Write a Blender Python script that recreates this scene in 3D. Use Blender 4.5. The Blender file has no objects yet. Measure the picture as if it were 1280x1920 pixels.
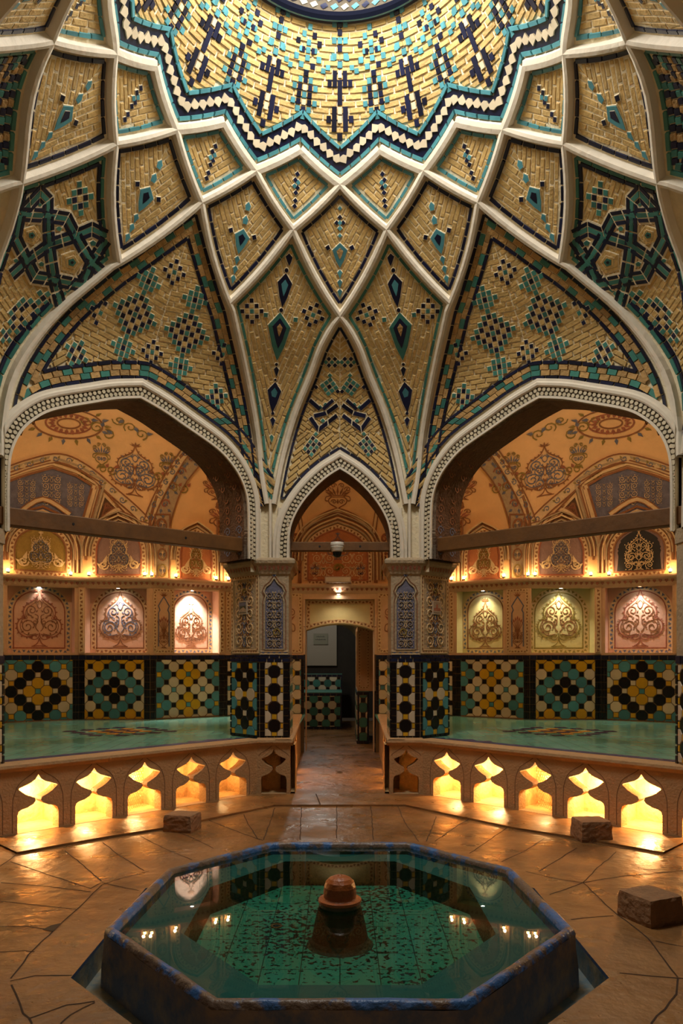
import bpy, math, random
from mathutils import Vector, Matrix
from mathutils.bvhtree import BVHTree
random.seed(7)
S = bpy.context.scene
COL = S.collection
PI = math.pi
F = 1400.0            # focal length in pixels of the 1280x1920 frame
CX, CY = 637.0, 1228.0
EYE = 1.5             # lens height over the floor
CEN = 5.35            # distance of the room centre from the lens
# ------------------------------------------------------------------ materials
MATS = {}
def mat(name, col, rough=.75, var=0.0, bump=0.0, scale=8.0, metal=0.0, col2=None, emit=None, estr=0, rnd=0.0, coat=0.0, bscale=None, mixlo=.4, mixhi=.6, spec=.5):
    m = bpy.data.materials.new(name); m.use_nodes = True
    nt = m.node_tree; N = nt.nodes; L = nt.links
    b = N['Principled BSDF']
    b.inputs['Roughness'].default_value = rough; b.inputs['Metallic'].default_value = metal
    b.inputs['Specular IOR Level'].default_value = spec
    if coat: b.inputs['Coat Weight'].default_value = coat; b.inputs['Coat Roughness'].default_value = .08
    c = (*col, 1)
    b.inputs['Base Color'].default_value = c
    tc = N.new('ShaderNodeTexCoord')
    out = None
    if var or col2:
        n = N.new('ShaderNodeTexNoise'); n.inputs['Scale'].default_value = scale; n.inputs['Detail'].default_value = 6; n.inputs['Roughness'].default_value = .65
        L.new(tc.outputs['Object'], n.inputs['Vector'])
        r = N.new('ShaderNodeValToRGB')
        r.color_ramp.elements[0].position = mixlo; r.color_ramp.elements[1].position = mixhi
        if col2: r.color_ramp.elements[0].color = (*col2, 1); r.color_ramp.elements[1].color = c
        else:
            r.color_ramp.elements[0].position = .25; r.color_ramp.elements[1].position = .75
            r.color_ramp.elements[0].color = (*[x*(1-var) for x in col], 1); r.color_ramp.elements[1].color = (*[min(1, x*(1+var)) for x in col], 1)
        L.new(n.outputs['Fac'], r.inputs['Fac']); out = r.outputs['Color']
    if rnd:
        a = N.new('ShaderNodeAttribute'); a.attribute_name = 'rnd'
        mr = N.new('ShaderNodeMapRange'); mr.inputs['To Min'].default_value = 1-rnd; mr.inputs['To Max'].default_value = 1+rnd
        L.new(a.outputs['Fac'], mr.inputs['Value'])
        vm = N.new('ShaderNodeVectorMath'); vm.operation = 'SCALE'
        if out: L.new(out, vm.inputs[0])
        else: vm.inputs[0].default_value = col
        L.new(mr.outputs[0], vm.inputs['Scale']); out = vm.outputs[0]
    if out: L.new(out, b.inputs['Base Color'])
    if bump:
        n2 = N.new('ShaderNodeTexNoise'); n2.inputs['Scale'].default_value = bscale or scale*3; n2.inputs['Detail'].default_value = 5
        L.new(tc.outputs['Object'], n2.inputs['Vector'])
        bp = N.new('ShaderNodeBump'); bp.inputs['Strength'].default_value = bump; bp.inputs['Distance'].default_value = .02
        L.new(n2.outputs['Fac'], bp.inputs['Height']); L.new(bp.outputs[0], b.inputs['Normal'])
    if emit:
        b.inputs['Emission Color'].default_value = (*emit, 1); b.inputs['Emission Strength'].default_value = estr
    MATS[name] = m
    return m
def srgb(r, g, b):
    f = lambda c: (c/255/12.92 if c/255 <= .04045 else ((c/255+.055)/1.055)**2.4)
    return (f(r), f(g), f(b))
mat('plaster_white', srgb(220, 208, 186), .8, .08, .25, 5)
mat('mortar', srgb(226, 210, 174), .9, .1, .4, 12)
mat('oculus_line', srgb(9, 11, 22), .95, spec=.05)
mat('brick', srgb(196, 162, 98), .8, .14, .35, 14, rnd=.16, bscale=40)
mat('brick_dark', srgb(178, 140, 84), .8, .2, .5, 14, rnd=.25, bscale=40)
mat('navy', srgb(20, 24, 48), .3, rnd=.5, bump=.05, scale=20)
mat('turq', srgb(74, 134, 142), .32, .15, .08, 10, rnd=.25)
mat('turq_green', srgb(62, 120, 108), .32, .15, .08, 10, rnd=.3)
mat('cream_tile', srgb(206, 190, 160), .35, .06, .05, 12, rnd=.12)
mat('yellow_tile', srgb(206, 158, 30), .3, .08, .05, 12, rnd=.12)
mat('black_tile', srgb(24, 18, 18), .25, rnd=.3, bump=.05, scale=20)
mat('grout', srgb(120, 100, 76), .9)
mat('grout_dark', srgb(74, 64, 48), .8, .1, .2, 10)
mat('stucco', srgb(208, 170, 132), .85, .1, .3, 6)
mat('stucco_pink', srgb(214, 172, 142), .85, .07, .25, 5)
mat('stucco_green', srgb(206, 192, 142), .85, .07, .25, 5)
mat('stucco_peach', srgb(226, 184, 130), .85, .08, .3, 4)
mat('stucco_grey', srgb(172, 150, 118), .85, .14, .6, 9, bscale=30)
mat('carve_brown', srgb(140, 92, 58), .9, .2, .3, 20)
mat('carve_red', srgb(154, 92, 66), .9, .2, .3, 20)
mat('carve_blue', srgb(102, 106, 124), .9, .3, .3, 20)
mat('carve_olive', srgb(140, 118, 56), .9, .25, .3, 20)
mat('carve_cream', srgb(212, 184, 140), .85, .12, .3, 14)
mat('field_blue', srgb(104, 102, 118), .9, .3, .4, 12)
mat('field_mauve', srgb(140, 112, 104), .9, .15, .3, 12)
mat('field_olive', srgb(150, 122, 58), .9, .15, .3, 12)
mat('field_rust', srgb(182, 116, 74), .9, .15, .3, 12)
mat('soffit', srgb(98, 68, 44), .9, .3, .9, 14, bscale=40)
mat('stone', srgb(178, 142, 98), .85, .12, .5, 6, bscale=50)
mat('stone_in', srgb(208, 166, 108), .9, .3, .7, 10)
mat('block', srgb(150, 112, 78), .9, .2, .5, 10, bscale=40)
mat('wood', srgb(106, 68, 26), .6, .3, .2, 6)
mat('white_plastic', srgb(214, 208, 192), .4)
mat('dark_glass', srgb(8, 8, 10), .08)
mat('box_grey', srgb(176, 160, 140), .5)
mat('iron', srgb(14, 12, 12), .6)
mat('wire', srgb(160, 128, 62), .4, metal=.6)
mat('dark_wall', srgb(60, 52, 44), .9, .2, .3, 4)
mat('plaque', srgb(150, 142, 118), .6)
mat('terracotta', srgb(160, 86, 36), .35, .3, .4, 10)
mat('pool_cone', srgb(74, 66, 44), .7, .4, .5, 10)
mat('pool_teal', srgb(62, 112, 112), .5, .15, .2, 6)
mat('picture_a', srgb(60, 70, 54), .4, .8, 0, 60)
mat('picture_b', srgb(150, 132, 112), .4, .5, 0, 60)
mat('bulb_warm', (1, .8, .4), emit=(1, .62, .2), estr=60)
mat('bulb_hot', (1, .8, .4), emit=(1, .66, .26), estr=14)
mat('bulb_cool', (1, 1, 1), emit=(1, .97, .9), estr=45)
mat('skylight', (1, 1, 1), emit=(1, .93, .82), estr=6)
mat('channel', srgb(150, 138, 108), .6, .25, .3, 5, col2=srgb(84, 108, 118))
mat('rim_paint', srgb(112, 92, 76), .4, .3, .7, 6, col2=srgb(60, 104, 160), mixlo=.44, mixhi=.52, bscale=22)
mat('rim_wall', srgb(172, 150, 132), .65, .2, .5, 6, col2=srgb(112, 122, 146), bscale=22)
mat('incised', srgb(122, 92, 62), .9)
mat('blue_line', srgb(70, 92, 128), .6, .3, .2, 14)

def floor_material():
    m = bpy.data.materials.new('floor_stone'); m.use_nodes = True; nt = m.node_tree; N = nt.nodes; L = nt.links
    b = N['Principled BSDF']; tc = N.new('ShaderNodeTexCoord')
    n = N.new('ShaderNodeTexNoise'); n.inputs['Scale'].default_value = 1.7; n.inputs['Detail'].default_value = 9; n.inputs['Roughness'].default_value = .62
    L.new(tc.outputs['Object'], n.inputs['Vector'])
    r = N.new('ShaderNodeValToRGB'); e = r.color_ramp.elements
    e[0].position = .3; e[0].color = (*srgb(100, 68, 38), 1); e[1].position = .7; e[1].color = (*srgb(158, 114, 68), 1)
    L.new(n.outputs['Fac'], r.inputs['Fac']); L.new(r.outputs[0], b.inputs['Base Color'])
    r2 = N.new('ShaderNodeMapRange'); r2.inputs['From Min'].default_value = .3; r2.inputs['From Max'].default_value = .7
    r2.inputs['To Min'].default_value = .5; r2.inputs['To Max'].default_value = .2
    n3 = N.new('ShaderNodeTexNoise'); n3.inputs['Scale'].default_value = 3.1; n3.inputs['Detail'].default_value = 5
    L.new(tc.outputs['Object'], n3.inputs['Vector']); L.new(n3.outputs['Fac'], r2.inputs['Value']); L.new(r2.outputs[0], b.inputs['Roughness'])
    n2 = N.new('ShaderNodeTexNoise'); n2.inputs['Scale'].default_value = 11; n2.inputs['Detail'].default_value = 7
    L.new(tc.outputs['Object'], n2.inputs['Vector'])
    v = N.new('ShaderNodeTexVoronoi'); v.inputs['Scale'].default_value = 16; L.new(tc.outputs['Object'], v.inputs['Vector'])
    pr = N.new('ShaderNodeMapRange'); pr.inputs['From Min'].default_value = .03; pr.inputs['From Max'].default_value = .12; pr.inputs['To Min'].default_value = -.25; pr.inputs['To Max'].default_value = 0
    L.new(v.outputs['Distance'], pr.inputs['Value'])
    ad = N.new('ShaderNodeMath'); L.new(n2.outputs['Fac'], ad.inputs[0]); L.new(pr.outputs[0], ad.inputs[1])
    bp = N.new('ShaderNodeBump'); bp.inputs['Strength'].default_value = .55; bp.inputs['Distance'].default_value = .02
    L.new(ad.outputs[0], bp.inputs['Height']); L.new(bp.outputs[0], b.inputs['Normal'])
    MATS['floor_stone'] = m
floor_material()
def grid_material(name, cols, size, gap, gapcol, rough, speck=False):
    m = bpy.data.materials.new(name); m.use_nodes = True; nt = m.node_tree; N = nt.nodes; L = nt.links
    b = N['Principled BSDF']; b.inputs['Roughness'].default_value = rough
    tc = N.new('ShaderNodeTexCoord')
    br = N.new('ShaderNodeTexBrick'); br.offset = 0; br.inputs['Scale'].default_value = 1
    br.inputs['Brick Width'].default_value = size; br.inputs['Row Height'].default_value = size; br.inputs['Mortar Size'].default_value = gap
    br.inputs['Color1'].default_value = (*cols[0], 1); br.inputs['Color2'].default_value = (*cols[1], 1); br.inputs['Mortar'].default_value = (*gapcol, 1)
    L.new(tc.outputs['Object'], br.inputs['Vector'])
    n = N.new('ShaderNodeTexNoise'); n.inputs['Scale'].default_value = 2.0; n.inputs['Detail'].default_value = 6; L.new(tc.outputs['Object'], n.inputs['Vector'])
    mx = N.new('ShaderNodeMix'); mx.data_type = 'RGBA'; mx.blend_type = 'MULTIPLY'; mx.inputs['Factor'].default_value = .7
    r = N.new('ShaderNodeValToRGB'); r.color_ramp.elements[0].position = .3; r.color_ramp.elements[1].position = .7
    r.color_ramp.elements[0].color = (.55, .7, .5, 1); r.color_ramp.elements[1].color = (1, 1, 1, 1)
    L.new(n.outputs['Fac'], r.inputs['Fac'])
    L.new(br.outputs['Color'], mx.inputs['A']); L.new(r.outputs[0], mx.inputs['B'])
    out = mx.outputs['Result']
    if speck:
        n4 = N.new('ShaderNodeTexNoise'); n4.inputs['Scale'].default_value = 30; n4.inputs['Detail'].default_value = 2; L.new(tc.outputs['Object'], n4.inputs['Vector'])
        n5 = N.new('ShaderNodeTexNoise'); n5.inputs['Scale'].default_value = 1.6; L.new(tc.outputs['Object'], n5.inputs['Vector'])
        ad = N.new('ShaderNodeMath'); ad.operation = 'MULTIPLY_ADD'; ad.inputs[1].default_value = .35
        L.new(n5.outputs['Fac'], ad.inputs[0]); L.new(n4.outputs['Fac'], ad.inputs[2])
        rr = N.new('ShaderNodeValToRGB'); rr.color_ramp.elements[0].position = .735; rr.color_ramp.elements[1].position = .75
        L.new(ad.outputs[0], rr.inputs['Fac'])
        m2 = N.new('ShaderNodeMix'); m2.data_type = 'RGBA'; L.new(rr.outputs[0], m2.inputs['Factor']); L.new(out, m2.inputs['A']); m2.inputs['B'].default_value = (*srgb(56, 34, 22), 1)
        out = m2.outputs['Result']
    L.new(out, b.inputs['Base Color'])
    MATS[name] = m
grid_material('platform_tile', (srgb(118, 176, 158), srgb(132, 186, 166)), .15, .003, srgb(70, 104, 96), .18)
grid_material('pool_tile', (srgb(84, 164, 142), srgb(92, 172, 150)), .2, .003, srgb(30, 70, 60), .4, True)
def water_material():
    m = bpy.data.materials.new('pool_water'); m.use_nodes = True; nt = m.node_tree; N = nt.nodes; L = nt.links
    for n in list(N):
        if n.type == 'BSDF_PRINCIPLED': N.remove(n)
    out = [n for n in N if n.type == 'OUTPUT_MATERIAL'][0]
    t = N.new('ShaderNodeBsdfTransparent'); t.inputs['Color'].default_value = (.54, .76, .68, 1)
    g = N.new('ShaderNodeBsdfGlossy'); g.inputs['Roughness'].default_value = .012
    fr = N.new('ShaderNodeFresnel'); fr.inputs['IOR'].default_value = 1.4
    mx = N.new('ShaderNodeMixShader'); L.new(fr.outputs[0], mx.inputs[0]); L.new(t.outputs[0], mx.inputs[1]); L.new(g.outputs[0], mx.inputs[2]); L.new(mx.outputs[0], out.inputs['Surface'])
    MATS['pool_water'] = m
water_material()

# ------------------------------------------------------------------ mesh builder
class MB:
    def __init__(s): s.v = []; s.f = []; s.m = []; s.r = []; s.mats = []
    def mi(s, name):
        if name not in s.mats: s.mats.append(name)
        return s.mats.index(name)
    def face(s, pts, m, r=None):
        k = len(s.v); s.v += [tuple(p) for p in pts]; s.f.append(list(range(k, k+len(pts)))); s.m.append(s.mi(m)); s.r.append(random.random() if r is None else r)
    def tile(s, low, top, m, r=None):
        """a raised convex tile: rings low and top of the same count"""
        if r is None: r = random.random()
        n = len(low); k = len(s.v); s.v += [tuple(p) for p in low]+[tuple(p) for p in top]; i = s.mi(m)
        s.f.append([k+n+j for j in range(n)]); s.m.append(i); s.r.append(r)
        for j in range(n):
            q = (j+1) % n; s.f.append([k+j, k+q, k+n+q, k+n+j]); s.m.append(i); s.r.append(r)
    def grid(s, rows, m, close=False):
        n = len(rows[0]); k = len(s.v); i = s.mi(m)
        for r in rows: s.v += [tuple(p) for p in r]
        for a in range(len(rows)-1):
            for b in range(n if close else n-1):
                c = (b+1) % n
                s.f.append([k+a*n+b, k+a*n+c, k+(a+1)*n+c, k+(a+1)*n+b]); s.m.append(i); s.r.append(.5)
    def box(s, lo, hi, m, M=None):
        x0, y0, z0 = lo; x1, y1, z1 = hi
        c = [Vector(p) for p in ((x0,y0,z0),(x1,y0,z0),(x1,y1,z0),(x0,y1,z0),(x0,y0,z1),(x1,y0,z1),(x1,y1,z1),(x0,y1,z1))]
        if M: c = [M @ p for p in c]
        r = random.random()
        for f in ((0,3,2,1),(4,5,6,7),(0,1,5,4),(1,2,6,5),(2,3,7,6),(3,0,4,7)): s.face([c[i] for i in f], m, r)
    def prism(s, poly, z0, z1, m, cap=True, mtop=None):
        n = len(poly)
        for i in range(n):
            a = poly[i]; b = poly[(i+1) % n]
            s.face([(a[0],a[1],z0),(b[0],b[1],z0),(b[0],b[1],z1),(a[0],a[1],z1)], m, .5)
        if cap: s.face([(p[0],p[1],z1) for p in poly], mtop or m, .5); s.face([(p[0],p[1],z0) for p in reversed(poly)], m, .5)
    def lathe(s, prof, cx, cy, m, n=32, ms=None):
        rows = [[(cx+r*math.cos(2*PI*i/n), cy+r*math.sin(2*PI*i/n), z) for i in range(n)] for r, z in prof]
        for a in range(len(rows)-1): s.grid(rows[a:a+2], ms[a] if ms else m, True)
    def tube(s, pts, rad, m, n=6):
        rows = []
        for i, p in enumerate(pts):
            p = Vector(p); a = Vector(pts[max(0, i-1)]); b = Vector(pts[min(len(pts)-1, i+1)])
            d = (b-a).normalized(); u = d.orthogonal().normalized(); w = d.cross(u)
            if i and rows:  # keep frame
                u = (pu-d*pu.dot(d)).normalized(); w = d.cross(u)
            pu = u
            rows.append([p+u*rad*math.cos(2*PI*j/n)+w*rad*math.sin(2*PI*j/n) for j in range(n)])
        s.grid(rows, m, True); s.face(rows[0][::-1], m, .5); s.face(rows[-1], m, .5)
    def build(s, name, parent=None, smooth=False):
        me = bpy.data.meshes.new(name); me.from_pydata([tuple(v) for v in s.v], [], s.f)
        for x in s.mats: me.materials.append(MATS[x])
        me.polygons.foreach_set('material_index', s.m)
        at = me.attributes.new('rnd', 'FLOAT', 'FACE'); at.data.foreach_set('value', s.r)
        if smooth: me.polygons.foreach_set('use_smooth', [True]*len(s.f))
        me.update()
        o = bpy.data.objects.new(name, me); COL.objects.link(o); o.parent = parent
        return o
def tag(o, label=None, cat=None, group=None, kind=None):
    if label: o['label'] = label
    if cat: o['category'] = cat
    if group: o['group'] = group
    if kind: o['kind'] = kind
    return o
def empty(name, loc=(0, 0, 0)):
    o = bpy.data.objects.new(name, None); COL.objects.link(o); o.location = loc; o.empty_display_size = .1
    return o
def kids(o): return [c for c in bpy.data.objects if c.parent == o]
def mirror_tree(o, axis='x', parent=None, top=True):
    c = o.copy(); COL.objects.link(c); c.parent = parent
    if top:
        if axis == 'x': c.scale = (-1, 1, 1); c.location = (-o.location.x, o.location.y, o.location.z)
        else: c.scale = (o.scale.x, -1, 1); c.location = (o.location.x, 2*CEN-o.location.y, o.location.z)
    for ch in kids(o): mirror_tree(ch, axis, c, False)
    return c
# ------------------------------------------------------------------ geometry helpers
def G(px, py, z=0.0):
    """point of the place at height z seen at a pixel of the photograph"""
    d = F*(EYE-z)/(py-CY); return Vector(((px-CX)*d/F, d, z))
def smooth(a, b, x): t = max(0, min(1, (x-a)/(b-a))); return t*t*(3-2*t)
def catmull(pts, n=6, closed=False):
    out = []; N = len(pts); P = [Vector(p) for p in pts]
    for i in range(N-1):
        p0 = P[max(0, i-1)]; p1 = P[i]; p2 = P[i+1]; p3 = P[min(N-1, i+2)]
        for k in range(n):
            t = k/n
            out.append(.5*((2*p1)+(p2-p0)*t+(2*p0-5*p1+4*p2-p3)*t*t+(3*p1-p0-3*p2+p3)*t**3))
    out.append(P[-1]); return out
def interp(tab, x):
    if x <= tab[0][0]: return tab[0][1]
    for (a, b), (c, d) in zip(tab, tab[1:]):
        if x <= c: return b+(d-b)*(x-a)/(c-a)
    return tab[-1][1]
RT = [(1.0, 2.92), (1.6, 2.90), (2.1, 2.80), (2.5, 2.62), (2.95, 2.40), (3.385, 2.115), (3.7, 1.90), (3.98, 1.695), (4.31, 1.49), (4.8, 1.21), (5.31, .90)]
RTf = catmull([(a, b, 0) for a, b in RT], 6); RTf = [(p.x, p.y) for p in RTf]
D1, D2, DW = 2.76, 2.79, 3.63/math.sqrt(2)
def octa(th):
    c, s_ = abs(math.cos(th)), abs(math.sin(th))
    return min(D1/max(c, 1e-6), D2/max(s_, 1e-6), DW/((c+s_)/math.sqrt(2)))
def P(th, z, off=0.0):
    """vault surface: azimuth th measured from the far side towards the left, z above the floor"""
    zr = z-EYE
    rd = interp(RTf, zr)*(1+.08*abs(math.sin(th))**5+.075*smooth(0, .26, -math.cos(th)))
    w = smooth(1.55, 3.385, zr)
    r = octa(th)*(1-w)+rd*w+off
    return Vector((-r*math.sin(th), CEN+r*math.cos(th), z))
zs = [2.4+(6.82-2.4)*i/110 for i in range(111)]
# angles hit the corners exactly
ca1 = math.atan2(.87, 2.76); ca2 = math.atan2(2.79, .84)
ths = sorted(set([round(2*PI*i/240, 6) for i in range(240)]+[round(x, 6) for x in (ca1, ca2, PI-ca1, PI-ca2, PI+ca1, PI+ca2, 2*PI-ca1, 2*PI-ca2)]))
def surf_bvh(off):
    v = []; f = []; n = len(ths)
    for z in zs:
        for t in ths: v.append(P(t, z, off))
    for a in range(len(zs)-1):
        for b in range(n):
            c = (b+1) % n; f.append((a*n+b, a*n+c, (a+1)*n+c, (a+1)*n+b))
    return BVHTree.FromPolygons(v, f)
BV = surf_bvh(0)
CAMP = Vector((0, 0, EYE))
def ray(px, py): return Vector(((px-CX)/F, 1, (CY-py)/F)).normalized()
def hit(px, py, bvh=None):
    bvh = bvh or BV; o = CAMP.copy(); d = ray(px, py)
    # the far side of the shell: last hit along the ray
    last = None
    for _ in range(8):
        h = bvh.ray_cast(o, d)
        if h[0] is None: break
        last = h[0]
        if bvh is not BV or h[0].y > CEN-1.4: break
        o = h[0]+d*.01
    return last
class Plane:
    """flat chart: u along eu, v along ev, h towards the room"""
    def __init__(s, o, eu, ev, n=None):
        s.o = Vector(o); s.eu = Vector(eu).normalized(); s.ev = Vector(ev).normalized(); s.n = Vector(n).normalized() if n else s.eu.cross(s.ev).normalized()
    def __call__(s, u, v, h=0): return s.o+s.eu*u+s.ev*v+s.n*h
    def uv(s, p): d = Vector(p)-s.o; return (d.dot(s.eu), d.dot(s.ev))
class Curved(Plane):
    def __init__(s, o, eu, ev, n=None, bvh=None, off=0.0):
        super().__init__(o, eu, ev, n); s.b = bvh or BV; s.off = off
    def __call__(s, u, v, h=0):
        q = s.o+s.eu*u+s.ev*v
        r = s.b.ray_cast(q+s.n*.6, -s.n, 2.2)
        if r[0] is None:
            r = s.b.find_nearest(q)
        return r[0]+s.n*(h+s.off)
# -------- 2D polygon tools
def clip(poly, rect):
    x0, y0, x1, y1 = rect
    for ax, val, sg in ((0, x0, 1), (0, x1, -1), (1, y0, 1), (1, y1, -1)):
        out = []; n = len(poly)
        for i in range(n):
            a = poly[i]; b = poly[(i+1) % n]
            ia = sg*(a[ax]-val) >= 0; ib = sg*(b[ax]-val) >= 0
            if ia: out.append(a)
            if ia != ib:
                t = (val-a[ax])/(b[ax]-a[ax]); out.append((a[0]+(b[0]-a[0])*t, a[1]+(b[1]-a[1])*t))
        poly = out
        if len(poly) < 3: return []
    return poly
def area(p): return sum(p[i][0]*p[(i+1) % len(p)][1]-p[(i+1) % len(p)][0]*p[i][1] for i in range(len(p)))/2
def offset_line(pts, d, closed=False):
    """parallel of a polyline, to its left for positive d"""
    n = len(pts); out = []
    for i in range(n):
        if closed: a, b, c = pts[i-1], pts[i], pts[(i+1) % n]
        else: a, b, c = pts[max(0, i-1)], pts[i], pts[min(n-1, i+1)]
        def nrm(p, q):
            dx, dy = q[0]-p[0], q[1]-p[1]; l = math.hypot(dx, dy)
            return None if l < 1e-9 else (-dy/l, dx/l)
        n1, n2 = nrm(a, b), nrm(b, c)
        if n1 is None: n1 = n2
        if n2 is None: n2 = n1
        mx, my = n1[0]+n2[0], n1[1]+n2[1]; l = mx*mx+my*my
        if l < .3: mx, my = n1; k = 1
        else: k = 2/l
        k = min(k, 2.5)
        out.append((b[0]+mx*d*k, b[1]+my*d*k))
    return out
def inset(poly, d):
    p = poly if area(poly) > 0 else poly[::-1]
    return offset_line(p, d, True)
def inpoly(x, y, p):
    c = False; n = len(p)
    for i in range(n):
        a = p[i]; b = p[i-1]
        if (a[1] > y) != (b[1] > y) and x < (b[0]-a[0])*(y-a[1])/(b[1]-a[1])+a[0]: c = not c
    return c
def bricks(mb, chart, poly, ang, bl=.17, bh=.048, gap=.011, m='brick', h=.007, skip=None, hb=0.0):
    """lay courses of bricks at angle ang inside polygon"""
    ca, sa = math.cos(ang), math.sin(ang)
    R = [(x*ca+y*sa, -x*sa+y*ca) for x, y in poly]
    def inv(x, y): return (x*ca-y*sa, x*sa+y*ca)
    def cross(v):
        xs = []; n = len(R)
        for i in range(n):
            a = R[i]; b = R[(i+1) % n]
            if (a[1] > v) != (b[1] > v): xs.append(a[0]+(b[0]-a[0])*(v-a[1])/(b[1]-a[1]))
        return sorted(xs)
    y0 = min(p[1] for p in R); y1 = max(p[1] for p in R)
    k = math.floor(y0/bh)
    while k*bh < y1:
        va = k*bh+gap/2; vb = (k+1)*bh-gap/2; vm = (va+vb)/2
        A, M_, B = cross(va), cross(vm), cross(vb)
        same = len(A) == len(M_) == len(B)
        for j in range(0, len(M_)-1, 2):
            xa, xb = M_[j], M_[j+1]
            la, lb = (A[j], B[j]) if same else (xa, xa)
            ra, rb = (A[j+1], B[j+1]) if same else (xb, xb)
            x = math.floor(xa/bl)*bl+((k*.37+random.uniform(-.08, .08)) % 1)*bl-bl
            while x < xb:
                s0 = x+gap/2; s1 = x+bl-gap/2; x += bl
                if s1 < xa+.015 or s0 > xb-.015: continue
                q = [[s0, va], [s1, va], [s1, vb], [s0, vb]]
                if s0 < max(la, lb)+.001: q[0][0] = max(s0, la); q[3][0] = max(s0, lb)
                if s1 > min(ra, rb)-.001: q[1][0] = min(s1, ra); q[2][0] = min(s1, rb)
                if q[1][0]-q[0][0] < .006 and q[2][0]-q[3][0] < .006: continue
                jj = lambda: random.uniform(-.0022, .0022)
                q = [(a+jj(), b+jj()) for a, b in q]
                put(mb, chart, [inv(*p) for p in q], m, h+random.uniform(-.003, .003), hb)
        k += 1
def put(mb, chart, q, m, h=.012, hb=0.0, bev=.004):
    cx = sum(p[0] for p in q)/len(q); cy = sum(p[1] for p in q)/len(q)
    if isinstance(chart, Curved): h *= .55
    t = []
    for x, y in q:
        l = math.hypot(x-cx, y-cy) or 1; k = max(.3, 1-bev*1.4/l)
        t.append((cx+(x-cx)*k, cy+(y-cy)*k))
    if isinstance(chart, Curved):
        low = [chart(x, y, hb-.002) for x, y in q]
        top = [low[i]+chart.eu*(t[i][0]-q[i][0])+chart.ev*(t[i][1]-q[i][1])+chart.n*(h+.002) for i in range(len(q))]
    else:
        low = [chart(x, y, hb-.002) for x, y in q]; top = [chart(x, y, hb+h) for x, y in t]
    mb.tile(low, top, m)
def arclen(pts):
    L = [0]
    for a, b in zip(pts, pts[1:]): L.append(L[-1]+math.hypot(b[0]-a[0], b[1]-a[1]))
    return L
def at_len(pts, L, s):
    s = max(0, min(L[-1], s))
    for i in range(len(L)-1):
        if s <= L[i+1] or i == len(L)-2:
            t = (s-L[i])/max(1e-9, L[i+1]-L[i]); a, b = pts[i], pts[i+1]
            return (a[0]+(b[0]-a[0])*t, a[1]+(b[1]-a[1])*t)
def strip(mb, chart, pts, w, tl, m, h=.014, gap=.006, hb=0.0, side=0, ms=None):
    """a row of tiles along a polyline; side offsets the row to the left"""
    if side: pts = offset_line(pts, side)
    A = offset_line(pts, w/2); B = offset_line(pts, -w/2)
    # split at corners
    runs = [[0]]
    for i in range(1, len(pts)-1):
        a1 = math.atan2(pts[i][1]-pts[i-1][1], pts[i][0]-pts[i-1][0]); a2 = math.atan2(pts[i+1][1]-pts[i][1], pts[i+1][0]-pts[i][0])
        runs[-1].append(i)
        if abs((a2-a1+PI) % (2*PI)-PI) > .5: runs.append([i])
    runs[-1].append(len(pts)-1); cnt = 0
    for r in runs:
        a = [A[i] for i in r]; b = [B[i] for i in r]; c = [pts[i] for i in r]
        LA, LB, LC = arclen(a), arclen(b), arclen(c)
        n = max(1, round(LC[-1]/tl)); g = gap/2/max(LC[-1], 1e-6)
        for k in range(n):
            f0, f1 = k/n+g, (k+1)/n-g
            if f1 <= f0: continue
            q = [at_len(b, LB, f0*LB[-1]), at_len(b, LB, f1*LB[-1]), at_len(a, LA, f1*LA[-1]), at_len(a, LA, f0*LA[-1])]
            mm = ms[cnt % len(ms)] if ms else m; cnt += 1
            if mm: put(mb, chart, q, mm, h, hb)
def ribbon(mb, chart, pts, w, m, h=.004, taper=False):
    if len(pts) < 2: return
    n = len(pts); W = [w*(math.sin(PI*(i+.6)/(n+.2))**.5 if taper else 1) for i in range(n)]
    a = offset_line(pts, .5); c = []
    L_ = []; R_ = []
    for i in range(n):
        dx, dy = (a[i][0]-pts[i][0])*2, (a[i][1]-pts[i][1])*2; l = math.hypot(dx, dy) or 1
        l = max(1, min(l, 1.6)); dx, dy = dx/ (math.hypot(dx, dy) or 1)*l, dy/(math.hypot(dx, dy) or 1)*l
        L_.append((pts[i][0]+dx*W[i]/2, pts[i][1]+dy*W[i]/2)); R_.append((pts[i][0]-dx*W[i]/2, pts[i][1]-dy*W[i]/2))
    rows = [[chart(*L_[i], 0), chart(*L_[i], h), chart(*R_[i], h), chart(*R_[i], 0)] for i in range(n)]
    mb.grid(rows, m)
def bitmap(mb, chart, rows, cx, cy, cell, ang=0, key=None, h=.02, gap=.005, base=True, fx=1, fy=1):
    key = key or {'T': 'turq_green', 'N': 'navy', 'W': 'cream_tile', 'B': 'brick'}
    ca, sa = math.cos(ang), math.sin(ang); H = len(rows); Wd = max(len(r) for r in rows)
    for j, r in enumerate(rows):
        for i, ch in enumerate(r):
            if ch not in key: continue
            run = 1
            if not base and ch == 'N':
                if fy > 1.3 and j and rows[j-1][i] == "N": continue
                while j+run < H and rows[j+run][i] == 'N' and fy > 1.3: run += 1
            x0 = (i-Wd/2)*cell*fx; y0 = (H/2-j-run)*cell*fy; fyy = fy*run
            def tr(q): return [(cx+a*ca-b*sa, cy+a*sa+b*ca) for a, b in q]
            if base: put(mb, chart, tr([(x0-.002, y0-.002), (x0+cell*fx+.002, y0-.002), (x0+cell*fx+.002, y0+cell*fy+.002), (x0-.002, y0+cell*fy+.002)]), 'mortar', h-.006)
            g = gap/2
            put(mb, chart, tr([(x0+g, y0+g), (x0+cell*fx-g, y0+g), (x0+cell*fx-g, y0+cell*fyy-g), (x0+g, y0+cell*fyy-g)]), key[ch], h)
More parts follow.
